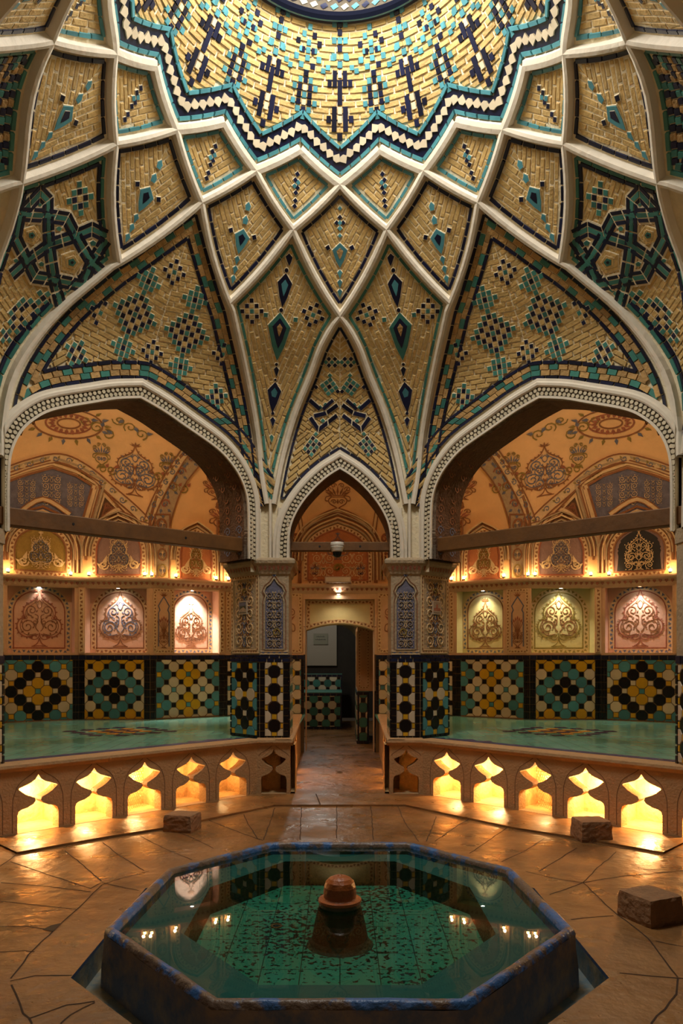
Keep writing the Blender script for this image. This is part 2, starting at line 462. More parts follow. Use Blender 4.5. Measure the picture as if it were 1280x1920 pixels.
def poly_tile(mb, chart, q, m, h=.02, base=.006):
    if base:
        cx = sum(p[0] for p in q)/len(q); cy = sum(p[1] for p in q)/len(q)
        b = [(x+(x-cx)/(math.hypot(x-cx, y-cy) or 1)*base, y+(y-cy)/(math.hypot(x-cx, y-cy) or 1)*base) for x, y in q]
        put(mb, chart, b, 'mortar', h-.005)
    put(mb, chart, q, m, h)
# ================================================================== VAULT
R30 = PI/6; R15 = PI/12
ZA, ZB, ZC = 4.31+EYE, 3.98+EYE, 3.385+EYE
def thz(p): return (math.atan2(-p.x, p.y-CEN), p.z)
def nrm(p):
    th, z = thz(p); a = P(th+.01, z)-P(th-.01, z); b = P(th, z+.01)-P(th, z-.01)
    n = a.cross(b).normalized(); c = Vector((0, CEN, z))-p
    return n if n.dot(c) > 0 else -n
def seg(a, b, n=8):
    return [(a[0]+(b[0]-a[0])*i/n, a[1]+(b[1]-a[1])*i/n) for i in range(n+1)]
_d = hit(565, 280); ZD = _d.z
def nA(k): return (k*R30, ZA)
def nB(k): return (R15+k*R30, ZB)
def nC(k): return (k*R30, ZC)
def nD(k): return (R15+k*R30, ZD)
R1 = [nC(1)]+[thz(p) for p in [hit(*q) for q in catmull([(434, 570, 0), (445, 622, 0), (456, 670, 0), (471, 745, 0), (482, 812, 0), (490, 887, 0), (500, 945, 0)], 3)[1:] for q in [(q[0], q[1])]]]
R0 = [nC(0)]+[thz(p) for p in [hit(*q) for q in catmull([(635, 593, 0), (604, 647, 0), (583, 704, 0), (557, 767, 0), (539, 824, 0), (526, 876, 0), (513, 945, 0)], 3)[1:] for q in [(q[0], q[1])]]]
TIP = ((R1[-1][0]+R0[-1][0])/2, (R1[-1][1]+R0[-1][1])/2)
sw = lambda L: [(PI/2-t, z) for t, z in L]       # reflection about the diagonal
def sides_inset(sides, d):
    """parallel curves of the sides of a counter-clockwise outline, trimmed where neighbours cross"""
    n = len(sides); O = []
    ds = d if isinstance(d, (list, tuple)) else [d]*n
    for s_, dd in zip(sides, ds):
        o = offset_line(s_, dd)
        a, b = o[0], o[1]; l = math.hypot(b[0]-a[0], b[1]-a[1]) or 1; o = [(a[0]-(b[0]-a[0])/l*.15, a[1]-(b[1]-a[1])/l*.15)]+o
        a, b = o[-1], o[-2]; l = math.hypot(b[0]-a[0], b[1]-a[1]) or 1; o = o+[(a[0]-(b[0]-a[0])/l*.15, a[1]-(b[1]-a[1])/l*.15)]
        O.append(o)
    cut = [[None, None] for _ in range(n)]
    for i in range(n):
        j = (i+1) % n; A, B = O[i], O[j]; best = None
        for x in range(len(A)-1, 0, -1):
            for y in range(len(B)-1):
                p, p2, q, q2 = A[x-1], A[x], B[y], B[y+1]
                r = (p2[0]-p[0], p2[1]-p[1]); s_ = (q2[0]-q[0], q2[1]-q[1]); den = r[0]*s_[1]-r[1]*s_[0]
                if abs(den) < 1e-12: continue
                t = ((q[0]-p[0])*s_[1]-(q[1]-p[1])*s_[0])/den; u = ((q[0]-p[0])*r[1]-(q[1]-p[1])*r[0])/den
                if 0 <= t <= 1 and 0 <= u <= 1:
                    best = (x-1+t, y+u, (p[0]+r[0]*t, p[1]+r[1]*t)); break
            if best: break
        if best: cut[i][1] = (best[0], best[2]); cut[j][0] = (best[1], best[2])
    out = []
    for i in range(n):
        o = O[i]; a, b = cut[i]
        lo = a[0] if a else 1; hi = b[0] if b else len(o)-2
        pts = [a[1] if a else o[1]]+[o[k] for k in range(len(o)) if lo < k < hi]+[b[1] if b else o[-2]]
        out.append(pts)
    return out
def join(sides):
    p = []
    for s_ in sides: p += s_[:-1]
    return p
def chart_for(T, B, off=-.04):
    T, B = P(*T), P(*B); ev = (T-B).normalized(); o = (T+B)/2
    c = Vector((0, CEN, o.z))-o; n = (c-ev*c.dot(ev)).normalized(); eu = ev.cross(n)
    return Curved(o, eu, ev, n, BV, off)
def diamond(mb, ch, u, v, s, m, h=.02): poly_tile(mb, ch, [(u, v+s), (u-s, v), (u, v-s), (u+s, v)][::1], m, h)
def square(mb, ch, u, v, s, m, ang=0, h=.02):
    poly_tile(mb, ch, [(u+s*math.cos(ang+PI/4+k*PI/2), v+s*math.sin(ang+PI/4+k*PI/2)) for k in range(4)], m, h)
def circ(mb, ch, u, v, r, m, h=.021): poly_tile(mb, ch, [(u+r*math.cos(k*PI/4), v+r*math.sin(k*PI/4)) for k in range(8)], m, h)
def pendant(mb, ch, u, t, b, w, ms, lean=0):
    L = t-b
    for i, m in enumerate(ms):
        k = 1-i*.36 if len(ms) > 2 else 1-i*.5
        q = [(0, .5), (-.5, .22), (-.28, -.2), (0, -.5), (.28, -.2), (.5, .22)]
        c = (t+b)/2+(L*.02*i)
        pts = [(u+x*w*k+(y*L*k)*lean, c+y*L*k+L*.05*i) for x, y in q]
        poly_tile(mb, ch, pts, m, .02+.004*i, .007 if i == 0 else .005)
def border(mb, ch, sides, d, w, m, tl=.15, h=.02):
    for s_ in sides_inset(sides, d): strip(mb, ch, s_, w, tl, m, h)
def vfill(mb, ch, poly, al, ar, **k):
    L = clip(poly, (-9, -9, -.003, 9)); Rr = clip(poly, (.003, -9, 9, 9))
    if L: bricks(mb, ch, L, al, **k)
    if Rr: bricks(mb, ch, Rr, ar, **k)
def ang(a, b): return math.atan2(b[1]-a[1], b[0]-a[0])
def uvs(ch, path): return [ch.uv(P(*q)) for q in path]

ceiling = empty('ceiling'); tag(ceiling, 'ribbed dome and vault with brick and glazed tile panels over the bath hall', 'ceiling', kind='structure')
# ---- plaster shell behind the panels (opened where the arches stand)
WO = Vector((-1.83, CEN+1.815, 0)); WO = Vector((-(.87+2.79)/2, CEN+(2.76+.84)/2, 0))
wide = Plane(WO, (1, 1, 0), (0, 0, 1))
HW = math.hypot(2.79-.87, 2.76-.84)/2
narrow = Plane((0, CEN+D1, 0), (1, 0, 0), (0, 0, 1))
side = Plane((-D2, CEN, 0), (0, 1, 0), (0, 0, 1))
AW = [(0, 2.455), (.24, 2.39), (.47, 2.30), (.84, 2.145), (1.02, 2.02), (1.15, 1.87), (1.23, 1.68), (1.25, 1.45), (1.25, 1.03)]
AN = [(0, 2.02), (.14, 1.93), (.29, 1.79), (.43, 1.61), (.52, 1.42), (.55, 1.22), (.555, 1.03)]
def arch_pts(T, n=5):
    h = [(p.x, p.y+EYE) for p in catmull([(a, b, 0) for a, b in T], n)]
    return [(-x, z) for x, z in h[::-1]]+h[1:]        # left spring, over the apex, to the right spring
ARW, ARN = arch_pts(AW), arch_pts(AN)
def offc(pts, d):
    """outward parallel of an arch line (left spring to right spring)"""
    n = len(pts)//2; r = offset_line(pts, d)
    a = r[:n+1]; a = [p for p in a if p[0] <= 0]; z = interp([(a[-2][0], a[-2][1]), (a[-1][0], a[-1][1])], a[-1][0])
    h = offset_line(pts[n:], d); sl = (h[1][1]-h[0][1])/(h[1][0]-h[0][0]); top = h[0][1]-sl*h[0][0]
    h = [(0, top)]+[p for p in h if p[0] > .004]
    return [(-x, y) for x, y in h[::-1]]+h[1:]
def mir8(path):
    """a path on the vault and its seven reflections"""
    A = [path, sw(path)]; A += [[(-t, z) for t, z in q] for q in A]; A += [[(PI-t, z) for t, z in q] for q in A]
    return A
sh = MB()
pw = offc(ARW, .05); pn = offc(ARN, .05); 
def blocked(p):
    q = Vector((-abs(p.x), CEN+abs(p.y-CEN), p.z))
    u, v = wide.uv(q); u += .06
    hw = [wide.uv(q)]
    if abs(u) < HW and inpoly(u, v, [(pw[0][0], 0)]+pw+[(pw[-1][0], 0)]) : 
        return q.x < -.8 and q.y-CEN > .8
    if abs(q.x) < .62 and q.y-CEN > 1.5 and inpoly(q.x, q.z, [(pn[0][0], 0)]+pn+[(pn[-1][0], 0)]): return True
    d = q.y-CEN
    if abs(d) < .62 and q.x < -1.5 and inpoly(d, q.z, [(pn[0][0], 0)]+pn+[(pn[-1][0], 0)]): return True
    return False
n = len(ths); OFFS = .0498
for z in zs:
    for t in ths: sh.v.append(tuple(P(t, z, OFFS)))
mi_ = sh.mi('mortar')
for a in range(len(zs)-1):
    for b in range(n):
        c = (b+1) % n
        z2 = (zs[a]+zs[a+1])/2; t0 = ths[b]; t1 = ths[c] if c else 2*PI
        if z2 < ZC and math.cos((t0+t1)/2) < -.42: continue
        if z2 < 4.1 and blocked(P((t0+t1)/2, z2)): continue
        sh.f.append([a*n+b, a*n+c, (a+1)*n+c, (a+1)*n+b]); sh.m.append(mi_); sh.r.append(.5)
sh.build('plaster_shell', ceiling, True)
# ---- ribs
rb = MB()
def rib(path, wt=.024, wb=.038, top=.02, bot=-.06):
    pts = [P(*q) for q in path]; rows = []
    for i, p in enumerate(pts):
        t = (pts[min(len(pts)-1, i+1)]-pts[max(0, i-1)]).normalized(); nn = nrm(p); b = t.cross(nn).normalized()
        rows.append([p+b*wb+nn*bot, p+b*wt+nn*top*.7, p+nn*top, p-b*wt+nn*top*.7, p-b*wb+nn*bot])
    rb.grid(rows, 'plaster_white')
for k in range(12):
    rib(seg(nA(k), nD(k)), .034, .046); rib(seg(nD(k), nA(k+1)), .034, .046)
    rib(seg(nA(k), nB(k))); rib(seg(nB(k), nA(k+1)))
    rib(seg(nB(k), nC(k))); rib(seg(nB(k), nC(k+1)))
for q in mir8(R1):
    if math.cos(q[-1][0]) > -.45: rib(q, .022, .038)
for q in mir8(R0):
    if math.cos(q[-1][0]) > -.45: rib(q, .022, .038)
# flutes down the piers
for dt in (0, .07, -.06, .13, -.12):
    base = TIP[0]+dt*.55
    rib_top = TIP[1]+.05-abs(dt)*1.5
    for q in mir8([(base, rib_top), (base, 2.9), (base, 2.53)]):
      if math.cos(q[-1][0]) > .8: rib(q, .012, .02, .012, -.04)
rb.build('rib_lattice', ceiling)

def place8(mk, name, single=None, label=None, two=False):
    """one panel on the left, far side, and its mirror images"""
    o = mk.build(name, ceiling)
    outs = [o]
    if not two: c = mirror_tree(o, 'x', ceiling); outs.append(c)
    if not single and name not in ('strapwork_panel', 'long_brick_kite', 'spandrel_panel', 'doorway_spandrel_panel'):
        for a in list(outs): outs.append(mirror_tree(a, 'y', ceiling))
    return outs
# ---- small kites
def kite(T, L, B, R):
    ch = chart_for(T, B); return ch, [uvs(ch, seg(T, L, 4)), uvs(ch, seg(L, B, 4)), uvs(ch, seg(B, R, 4)), uvs(ch, seg(R, T, 4))]
def small_kite(k):
    ch, sd = kite(nD(k), nA(k+1), nB(k), nA(k)); mb = MB()
    border(mb, ch, sd, .064, .026, 'turq', .11)
    si = sides_inset(sd, .082); poly = join(si)
    vfill(mb, ch, poly, ang(sd[1][0], sd[1][-1]), ang(sd[2][0], sd[2][-1]), bl=.16, bh=.042)
    v0 = sd[0][0][1]; v1 = sd[1][-1][1]; f = lambda t: v0+(v1-v0)*t
    s_ = .027
    for t, m, u in ((.30, 'navy', 0), (.375, 'navy', -.5), (.40, 'turq', .5), (.45, 'turq', -.6), (.465, 'navy', .4), (.53, 'navy', 0), (.63, 'navy', .1), (.70, 'navy', 0)):
        diamond(mb, ch, u*s_, f(t), s_, m)
    return mb
for k in (0, 1): place8(small_kite(k), 'small_brick_kite')
for k in (2, 3): place8(small_kite(k), 'small_brick_kite', single=True)
def medium_kite(k, center=False):
    ch, sd = kite(nA(k), nB(k), nC(k), nB(k-1)); mb = MB()
    border(mb, ch, sd, .066, .028, 'navy', .13)
    poly = join(sides_inset(sd, .085))
    vfill(mb, ch, poly, ang(sd[1][0], sd[1][-1]), ang(sd[2][0], sd[2][-1]), bl=.17, bh=.045)
    v0 = sd[0][0][1]; v1 = sd[1][-1][1]; f = lambda t: v0+(v1-v0)*t; s_ = .03
    if center:
        diamond(mb, ch, 0, f(.17), s_*.8, 'turq')
        for u, t, m in ((0, .235, 'navy'), (-1, .275, 'navy'), (1, .275, 'navy'), (0, .275, 'turq'), (0, .315, 'turq')): diamond(mb, ch, u*s_, f(t), s_*.9, m)
        diamond(mb, ch, 0, f(.37), s_*.8, 'turq')
    else:
        poly_tile(mb, ch, [(0, f(.22)), (-s_, f(.25)), (-s_*.7, f(.29)), (s_*.7, f(.29)), (s_, f(.25))], 'turq')
        poly_tile(mb, ch, [(0, f(.32)), (-s_, f(.35)), (-s_*.7, f(.39)), (s_*.7, f(.39)), (s_, f(.35))], 'turq')
    pendant(mb, ch, 0, f(.42), f(.62), .15, ['turq', 'navy' if not center else 'brick_dark'])
    for sg in (-1, 1): square(mb, ch, sg*.115, f(.46), .03, 'navy', .5)
    for t in (.67, .745, .82): poly_tile(mb, ch, [(-.028, f(t-.02)), (0, f(t+.035)), (.028, f(t-.02)), (0, f(t-.045))], 'turq')
    return mb
place8(medium_kite(0, True), 'brick_kite', two=True)
place8(medium_kite(1), 'brick_kite')
for k in (2, 3, 4): place8(medium_kite(k), 'brick_kite', single=True)
# ---- long kites beside the far pier
ROS = ["..N..", ".NBN.", "NBTBN", ".NBN.", "..N.."]
ROS2 = ["..T..", ".TNT.", "TNBNT", ".TNT.", "..T.."]
ROSB = ["....T....", "...TTT...", "..TTNTT..", "...TTT...", "....T....", "...TNT...", "..TNBNT..", ".TNBNBNT.", "TNBNTNBNT", ".TNBNBNT.", "..TNBNT..", "...TNT...", "....T....", "...TTT...", "..TTNTT..", "...TTT...", "....T...."]
def long_kite_base():
    ch = chart_for(nB(0), TIP)
    T, L, B, R = nB(0), nC(1), TIP, nC(0)
    sd = [uvs(ch, seg(T, L, 5)), uvs(ch, R1), [uvs(ch, R1)[-1], uvs(ch, R0)[-1]], uvs(ch, R0[::-1]), uvs(ch, seg(R, T, 5))]
    return ch, sd
def long_kite():
    ch, sd = long_kite_base(); mb = MB()
    d = lambda x: [x, x, x*.3, x, x]
    for i, s_ in enumerate(sides_inset(sd, d(.066))):
        if i != 2: strip(mb, ch, s_, .026, .16, 'turq_green', .02)
    poly = join(sides_inset(sd, d(.084)))
    t0 = sd[0][0]; b0 = ((sd[1][-1][0]+sd[3][0][0])/2, (sd[1][-1][1]+sd[3][0][1])/2)
    vfill(mb, ch, poly, ang(sd[1][3], sd[1][12])+.05, ang(sd[3][-12], sd[3][-3])+PI-.05, bl=.19, bh=.045)
    def U(px, py): return ch.uv(hit(px, py))
    def pen(px, y0, y1, w, ms, px1=None):
        a = U(px, y0); b = U(px1 or px, y1); pendant(mb, ch, (a[0]+b[0])/2, a[1], b[1], w, ms, (a[0]-b[0])/(a[1]-b[1]))
    pen(543, 474, 500, .075, ['navy']); a = U(538, 507); circ(mb, ch, *a, .024, 'navy')
    pen(537, 511, 578, .15, ['navy', 'turq'], 530); a = U(528, 582); circ(mb, ch, *a, .024, 'navy')
    pen(526, 585, 678, .235, ['turq_green', 'navy', 'brick_dark'], 520)
    a = U(519, 684); circ(mb, ch, *a, .02, 'navy')
    pen(519, 687, 708, .06, ['navy']); a = U(517, 713); circ(mb, ch, *a, .017, 'navy')
    pen(517, 716, 776, .15, ['navy', 'turq'], 511); a = U(512, 776); circ(mb, ch, *a, .022, 'navy')
    pen(512, 782, 802, .06, ['navy']); pen(510, 815, 832, .05, ['turq_green'])
    for px, py, r in ((473, 584, .12), (588, 591, -.25)):
        a = U(px, py); bitmap(mb, ch, ROS, a[0], a[1], .048, PI/4*0+r)
    for px, py in ((499, 591), (555, 600)):
        a = U(px, py); square(mb, ch, a[0], a[1], .032, 'turq_green')
    return mb
place8(long_kite(), 'long_brick_kite')
# ---- strapwork panel (the same outline, turned about the diagonal)
def strap_panel():
    T, L, B, R = sw([nB(0)])[0], nC(3), sw([TIP])[0], nC(2)
    ch = chart_for(T, B); mb = MB()
    r0 = uvs(ch, sw(R0)); r1 = uvs(ch, sw(R1))
    # seen from the hall the left side is C3 (R0 reflected), the right side C2 (R1 reflected)
    sd = [uvs(ch, seg(T, L, 5)), r0, [r0[-1], r1[-1]], r1[::-1], uvs(ch, seg(R, T, 5))]
    d = lambda x: [x, x, x*.3, x, x]
    for dd, w, m in ((.066, .028, 'turq_green'), (.098, .028, 'navy')):
        for i, s_ in enumerate(sides_inset(sd, d(dd))):
            if i != 2: strip(mb, ch, s_, w, .15, m, .02)
    poly = join(sides_inset(sd, d(.116)))
    c = ch.uv(hit(120, 455))[1]
    up = clip(poly, (-9, c, 9, 9)); lo = clip(poly, (-9, -9, 9, c))
    bricks(mb, ch, up, -.5, bl=.15, bh=.045, m='brick'); bricks(mb, ch, lo, -.35, bl=.15, bh=.045, m='brick')
    def Z(pts): return [ch.uv(hit(x/2.667, 360+y/2.667)) for x, y in pts]
    straps = [[(118, 118), (255, 125), (350, 140), (395, 225), (475, 190), (548, 228)], [(395, 225), (470, 355), (525, 410)], [(255, 125), (260, 270), (285, 445), (318, 575)],
              [(395, 225), (260, 270), (150, 350), (70, 425)], [(95, 240), (150, 350), (190, 430), (285, 445), (430, 475)], [(118, 118), (95, 240)], [(255, 125), (255, 50), (218, 12), (118, 118)],
              [(548, 240), (470, 355), (428, 470)]]
    for s_ in straps:
        q = Z(s_); big = offset_line(q, 0)
        ribbon(mb, ch, q, .135, 'mortar', .007)
        strip(mb, ch, q, .036, .12, 'turq_green', .024); strip(mb, ch, q, .03, .12, 'navy', .024, side=.038); strip(mb, ch, q, .03, .12, 'navy', .024, side=-.038)
    for (x, y, r) in ((372, 357, 62), (172, 222, 52)):
        for k, (f, m) in enumerate(((1, 'mortar'), (.93, 'brick'), (.62, 'mortar'), (.56, 'brick'), (.36, 'turq_green'), (.17, 'navy'))):
            poly_tile(mb, ch, Z([(x+r*f*math.sin(j*2*PI/5+.3)*1.05, y-r*f*math.cos(j*2*PI/5+.3)*1.1) for j in range(5)]), m, .016+.003*k, 0)
    for (x, y, r) in ((222, 367, 16), (310, 190, 16), (480, 262, 18), (215, 70, 12), (95, 350, 14)):
        poly_tile(mb, ch, Z([(x+r*math.sin(j*2*PI/5), y-r*math.cos(j*2*PI/5)) for j in range(5)]), 'turq_green', .022)
    a = ch.uv(hit(156, 375)); bitmap(mb, ch, ROS2, a[0], a[1], .052, .75)
    a = ch.uv(hit(49, 595)); bitmap(mb, ch, ["..T..", ".TNT.", "..T..", ".TNT.", "TNBNT", "TNBBN", "NBNTN", "TNBNT", ".TNT.", "..T..", ".TNT.", "..T.."], a[0], a[1], .05, -.38)
    return mb
place8(strap_panel(), 'strapwork_panel')
def checker_panel():
    fl_ = lambda Q: [(PI-t, z) for t, z in sw(Q)]
    T, L, B, R = nB(3), nC(4), fl_([TIP])[0], nC(3)
    ch = chart_for(T, B); mb = MB(); r0 = uvs(ch, fl_(R0)); r1 = uvs(ch, fl_(R1))
    sd = [uvs(ch, seg(T, L, 5)), r1, [r1[-1], r0[-1]], r0[::-1], uvs(ch, seg(R, T, 5))]
    d = lambda x: [x, x, x*.3, x, x]
    def row(dd, w, tl, **k):
        for i, s_ in enumerate(sides_inset(sd, d(dd))):
            if i != 2: strip(mb, ch, s_, w, tl, k.get('m'), .02, gap=.006, ms=k.get('ms'))
    row(.066, .03, .13, m='turq_green')
    cyc = ['navy', 'turq_green', 'navy', 'brick_dark']
    for j in range(4): row(.11+j*.05, .046, .05, ms=cyc[j:]+cyc[:j])
    row(.305, .03, .13, m='navy')
    bricks(mb, ch, join(sides_inset(sd, d(.33))), -.5, bl=.15, bh=.045, m='brick_dark')  # darker brick carries the shade of this deep panel in its colour
    return mb
place8(checker_panel(), 'checkered_panel', single=True)
# ---- wide panel over the wide arch
wideA = Plane(wide.o-wide.eu*.06, wide.eu, wide.ev, wide.n); Wv = Curved(wide.o, wide.eu, wide.ev, wide.n, BV, 0); WvA = Curved(wideA.o, wide.eu, wide.ev, wide.n, BV, 0)
Nv = Curved(narrow.o, narrow.eu, narrow.ev, narrow.n, BV, 0)
def wide_panel():
    top = nB(1); a = wide(0, ARW[len(ARW)//2][1]+.2)
    ch = chart_for(top, (PI/4, 4.1)); mb = MB()
    r = uvs(ch, R1)                                  # right rib, from C1 down
    arch = offc(ARW, .175); A = [ch.uv(Wv(*p)) for p in arch]
    T = ch.uv(P(*top)); C1 = r[0]
    lim = r[-1][1]-.02
    h = [p for p in A if p[0] >= 0 and p[1] > lim]; h = sorted(h, key=lambda p: p[0])
    h[0] = (0, h[0][1]); 
    # stop the arch line where it meets the rib
    rs = [p for p in r]
    right = [(x, y) for x, y in h]
    sd = [ [T, (-C1[0], C1[1])]+[(-x, y) for x, y in rs[1:]], [(-x, y) for x, y in right[::-1]], right, rs[::-1]+[T] ]
    # close the lower corners
    sd[0].append(sd[1][0]); sd[2].append(sd[3][0])
    def ring(d): return sides_inset(sd, [d, d-.045, d-.045, d])
    for dd, w, m, tl in ((.066, .026, 'navy', .14),):
        for s_ in ring(dd): strip(mb, ch, s_, w, tl, m, .02)
    cyc = ['turq_green', 'brick_dark', 'turq_green', 'brick_dark', 'brick_dark', 'brick_dark']
    for dd, sft in ((.105, 0), (.155, 3)):
        for s_ in ring(dd): strip(mb, ch, s_, .047, .10, None, .014, gap=.004, ms=cyc[sft:]+cyc[:sft])
    for s_ in ring(.195): strip(mb, ch, s_, .026, .14, 'navy', .02)
    poly = join(ring(.212))
    # brick courses: a fan of flat courses in the middle, raking courses in the two lower corners
    xs = .80
    mid = clip(poly, (-xs, -9, xs, 9))
    vfill(mb, ch, mid, -.16, .16, bl=.17, bh=.047)
    for lo, hi, an in ((-9, -xs, .62), (xs, 9, -.62)):
        q = clip(poly, (lo, -9, hi, 9))
        if q: bricks(mb, ch, q, an, bl=.17, bh=.047)
    def ros(px, py, bm, cell, a, sym=True):
        u, v = ch.uv(hit(px, py)); bitmap(mb, ch, bm, u, v, cell, a)
        if sym: bitmap(mb, ch, bm, -u, v, cell, -a)
    def tilt(p, q):
        a, b = ch.uv(hit(*p)), ch.uv(hit(*q)); return math.atan2(a[1]-b[1], a[0]-b[0])-PI/2
    ros(353, 627, ROSB, .052, .10)
    ros(330, 512, ROS, .046, .1, False); ros(288, 662, ROS, .046, .1, False)
    ros(409, 745, ROS2, .05, .35)
    ros(412, 665, ["..N", ".NB", "NBT", ".NB", "..N"], .046, .2)
    return mb, ch, sd
_w, WCH, WSD = wide_panel()
place8(_w, 'spandrel_panel')
# ---- narrow spandrel over the doorway arch
def narrow_panel():
    ch = chart_for(nC(0), (0, 3.75)); mb = MB()
    r = uvs(ch, R0)                                   # left rib going down
    arch = [ch.uv(Nv(*p)) for p in offc(ARN, .165)]
    h = sorted([p for p in arch if p[0] <= 0 and p[1] > r[-1][1]-.05], key=lambda p: p[0]); h[-1] = (0, h[-1][1])
    right = [(-x, y) for x, y in h[::-1]]
    sd = [r+[h[0]], h, right, [right[-1]]+[(-x, y) for x, y in r[::-1]]]
    def ring(d): return sides_inset(sd, [d, d-.045, d-.045, d])
    for s_ in ring(.068): strip(mb, ch, s_, .026, .14, 'navy', .02)
    poly = join(ring(.086)); vm = ch.uv(hit(637, 812))[1]
    vfill(mb, ch, clip(poly, (-9, vm, 9, 9)), -.62, .62, bl=.15, bh=.045)
    vfill(mb, ch, clip(poly, (-9, -9, 9, vm)), .62, -.62, bl=.15, bh=.045)
    def both(px, py, bm, cell, a):
        u, v = ch.uv(hit(px, py)); bitmap(mb, ch, bm, u, v, cell, a); bitmap(mb, ch, [q[::-1] for q in bm], -u, v, cell, -a)
    R3 = ["TN.", "NTN", ".NT"]
    both(622, 680, ["TNB", "NTN", "BNT"], .045, PI/4); both(617, 726, ["TTT", "TNT", "TTT"], .05, PI/4-.15)
    both(585, 838, ["TNTN", "NTNT", "TNTN"], .045, PI/4+.1)
    def stroke(pts, m='navy', w=.042):
        q = [ch.uv(hit(x/2.667+400, y/2.667+400)) for x, y in pts]
        for s_ in (q, [(-x, y) for x, y in q]):
            ribbon(mb, ch, s_, w+.016, 'mortar', .006); strip(mb, ch, s_, w, .16, m, .022)
    stroke([(478, 935), (535, 985)]); stroke([(482, 1022), (525, 1085), (620, 1012)]); stroke([(500, 1018), (560, 1005), (622, 960)]); stroke([(545, 985), (600, 935)], w=.036)
    for px, py in ((592, 727), (610, 760), (633, 735), (618, 705), (605, 790), (592, 815), (600, 765)):
        u, v = ch.uv(hit(px, py))
        for sg in (-1, 1): square(mb, ch, sg*u, v, .028, 'navy' if py in (727, 735) else 'turq_green', PI/4)
    return mb
place8(narrow_panel(), 'doorway_spandrel_panel', two=True)
# ---- crown of the dome: zigzag frieze, ring courses and oculus
RP = 1.4
_vt = [(ZA-.35, 0)]
while _vt[-1][0] < 6.82:
    z, v = _vt[-1]; a, b = P(0, z), P(0, z+.02); _vt.append((z+.02, v+(b-a).length))
vz = [(v, z) for z, v in _vt]
class Polar:
    def __call__(s, u, v, h=0):
        th = -u/RP; z = interp(vz, v); p = P(th, z); return p+nrm(p)*(h-.038)
POL = Polar()
def tv(z): return interp(_vt, z)
def puv(q): return (-q[0]*RP, tv(q[1]))
zig = MB(); crown = MB()
half = []
vtop = tv(6.80)
for k in range(12):
    # left to right: A(k+1), D(k), A(k); the room centre side is above
    a1, d, a0 = puv(nA(k+1)), puv(nD(k)), puv(nA(k))
    full = [puv(nD(k+1)), a1, d, a0, puv(nD(k-1))]
    def oz(x):
        r = offset_line(full, x); return r[1:4]
    for dd, w, m, tl in ((.066, .03, 'turq', .12), (.232, .03, 'turq', .12)): strip(zig, POL, oz(dd), w, tl, m, .02)
    # navy ground with pale lozenges and teeth
    for s0, s1 in ((0, 1), (1, 2)):
        A_, B_, M2 = oz(.083), oz(.215), oz(.149)
        lp_ = lambda X, t: (X[s0][0]+(X[s1][0]-X[s0][0])*t, X[s0][1]+(X[s1][1]-X[s0][1])*t)
        zig.grid([[POL(*lp_(A_, t/8), .006) for t in range(9)], [POL(*lp_(M2, t/8), .006) for t in range(9)], [POL(*lp_(B_, t/8), .006) for t in range(9)]], 'navy')
        M_ = oz(.149); p, q = M_[s0], M_[s1]; L = math.hypot(q[0]-p[0], q[1]-p[1]); dx, dy = (q[0]-p[0])/L, (q[1]-p[1])/L
        N_ = 6
        for j in range(N_):
            t = (j+.5)/N_*L; sgn = 1 if j % 2 else -1; c = (p[0]+dx*t, p[1]+dy*t); w_ = L/N_*.62; h_ = .036
            pts = [(-w_*.9, 0), (-w_*.35, -h_*.75*sgn), (w_*.35, -h_*.75*sgn), (w_*.9, 0), (0, h_*1.25*sgn)]
            qd = [(c[0]+a*dx-b*dy, c[1]+a*dy+b*dx) for a, b in pts]
            if sgn < 0: qd = qd[::-1]
            low = [POL(x, y, .006) for x, y in qd]; tp = [POL(x, y, .018) for x, y in qd]; zig.tile(low, tp, 'cream_tile')
    inn = oz(.25); poly = [inn[0], inn[1], inn[2], (inn[2][0], vtop), (inn[0][0], vtop)]
    lo = tv(ZA)
    for v0, v1, rr in ((-9, tv(5.75+.2), 1.45), (tv(5.95), tv(6.2), 1.3), (tv(6.2), tv(6.45), 1.12), (tv(6.45), vtop, .97)):
        q = clip(poly, (-99, v0, 99, v1))
        if q: bricks(crown, POL, q, 0, bl=.135*RP/rr, bh=.047, gap=.014, h=.004)
C_ = .047
BIGN = ["..N..", ".NWN.", "NNNNN", "..N..", "..N..", ".NWN.", "NNWNN", ".N.N.", "..N.."]
D3 = ["..T..", ".TNT.", "TNWNT", ".NTN.", "TNWNT", ".TNT.", "..T.."]
UP = ["..T..", ".T.N.", "N.T.N", ".NTN.", "T.T.T", ".T.N.", "..N.."]
UPT = ["..T..", ".TNT.", "..N..", ".TTT.", "..N..", ".T.T.", "..T.."]
ZBIG, ZD3, ZUP, ZUPT = hit(637, 190).z, hit(577, 178).z, hit(589, 95).z, hit(637, 75).z
for k in range(12):
    for bm, th, z, fy in ((BIGN, k*R30, ZBIG, 1.36), (D3, k*R30+R15, ZD3, 1.1), (UP, k*R30+R15, ZUP, 1.1), (UPT, k*R30, ZUPT, 1.15)):
        rr = (P(0, z)-Vector((0, CEN, z))).length; u = -th*RP; v = tv(z)
        bitmap(crown, POL, bm, u, v, C_, 0, {'T': 'turq', 'N': 'navy', 'W': 'cream_tile'}, h=.011, fx=RP/rr*.98, fy=fy, gap=.006, base=False)
    for sg in (-1, 1):
        for f, z in ((.22, .72), (.36, .56), (.5, .5), (.64, .66), (.78, .8)):
            zz = ZBIG+(ZUPT-ZBIG)*z
            bitmap(crown, POL, ["T"], -(k*R30+sg*f*R15)*RP, tv(zz), C_, 0, {'T': 'turq'}, h=.011, fx=RP/1.1, base=False)
zig.build('zigzag_frieze', ceiling); crown.build('crown_brickwork', ceiling)
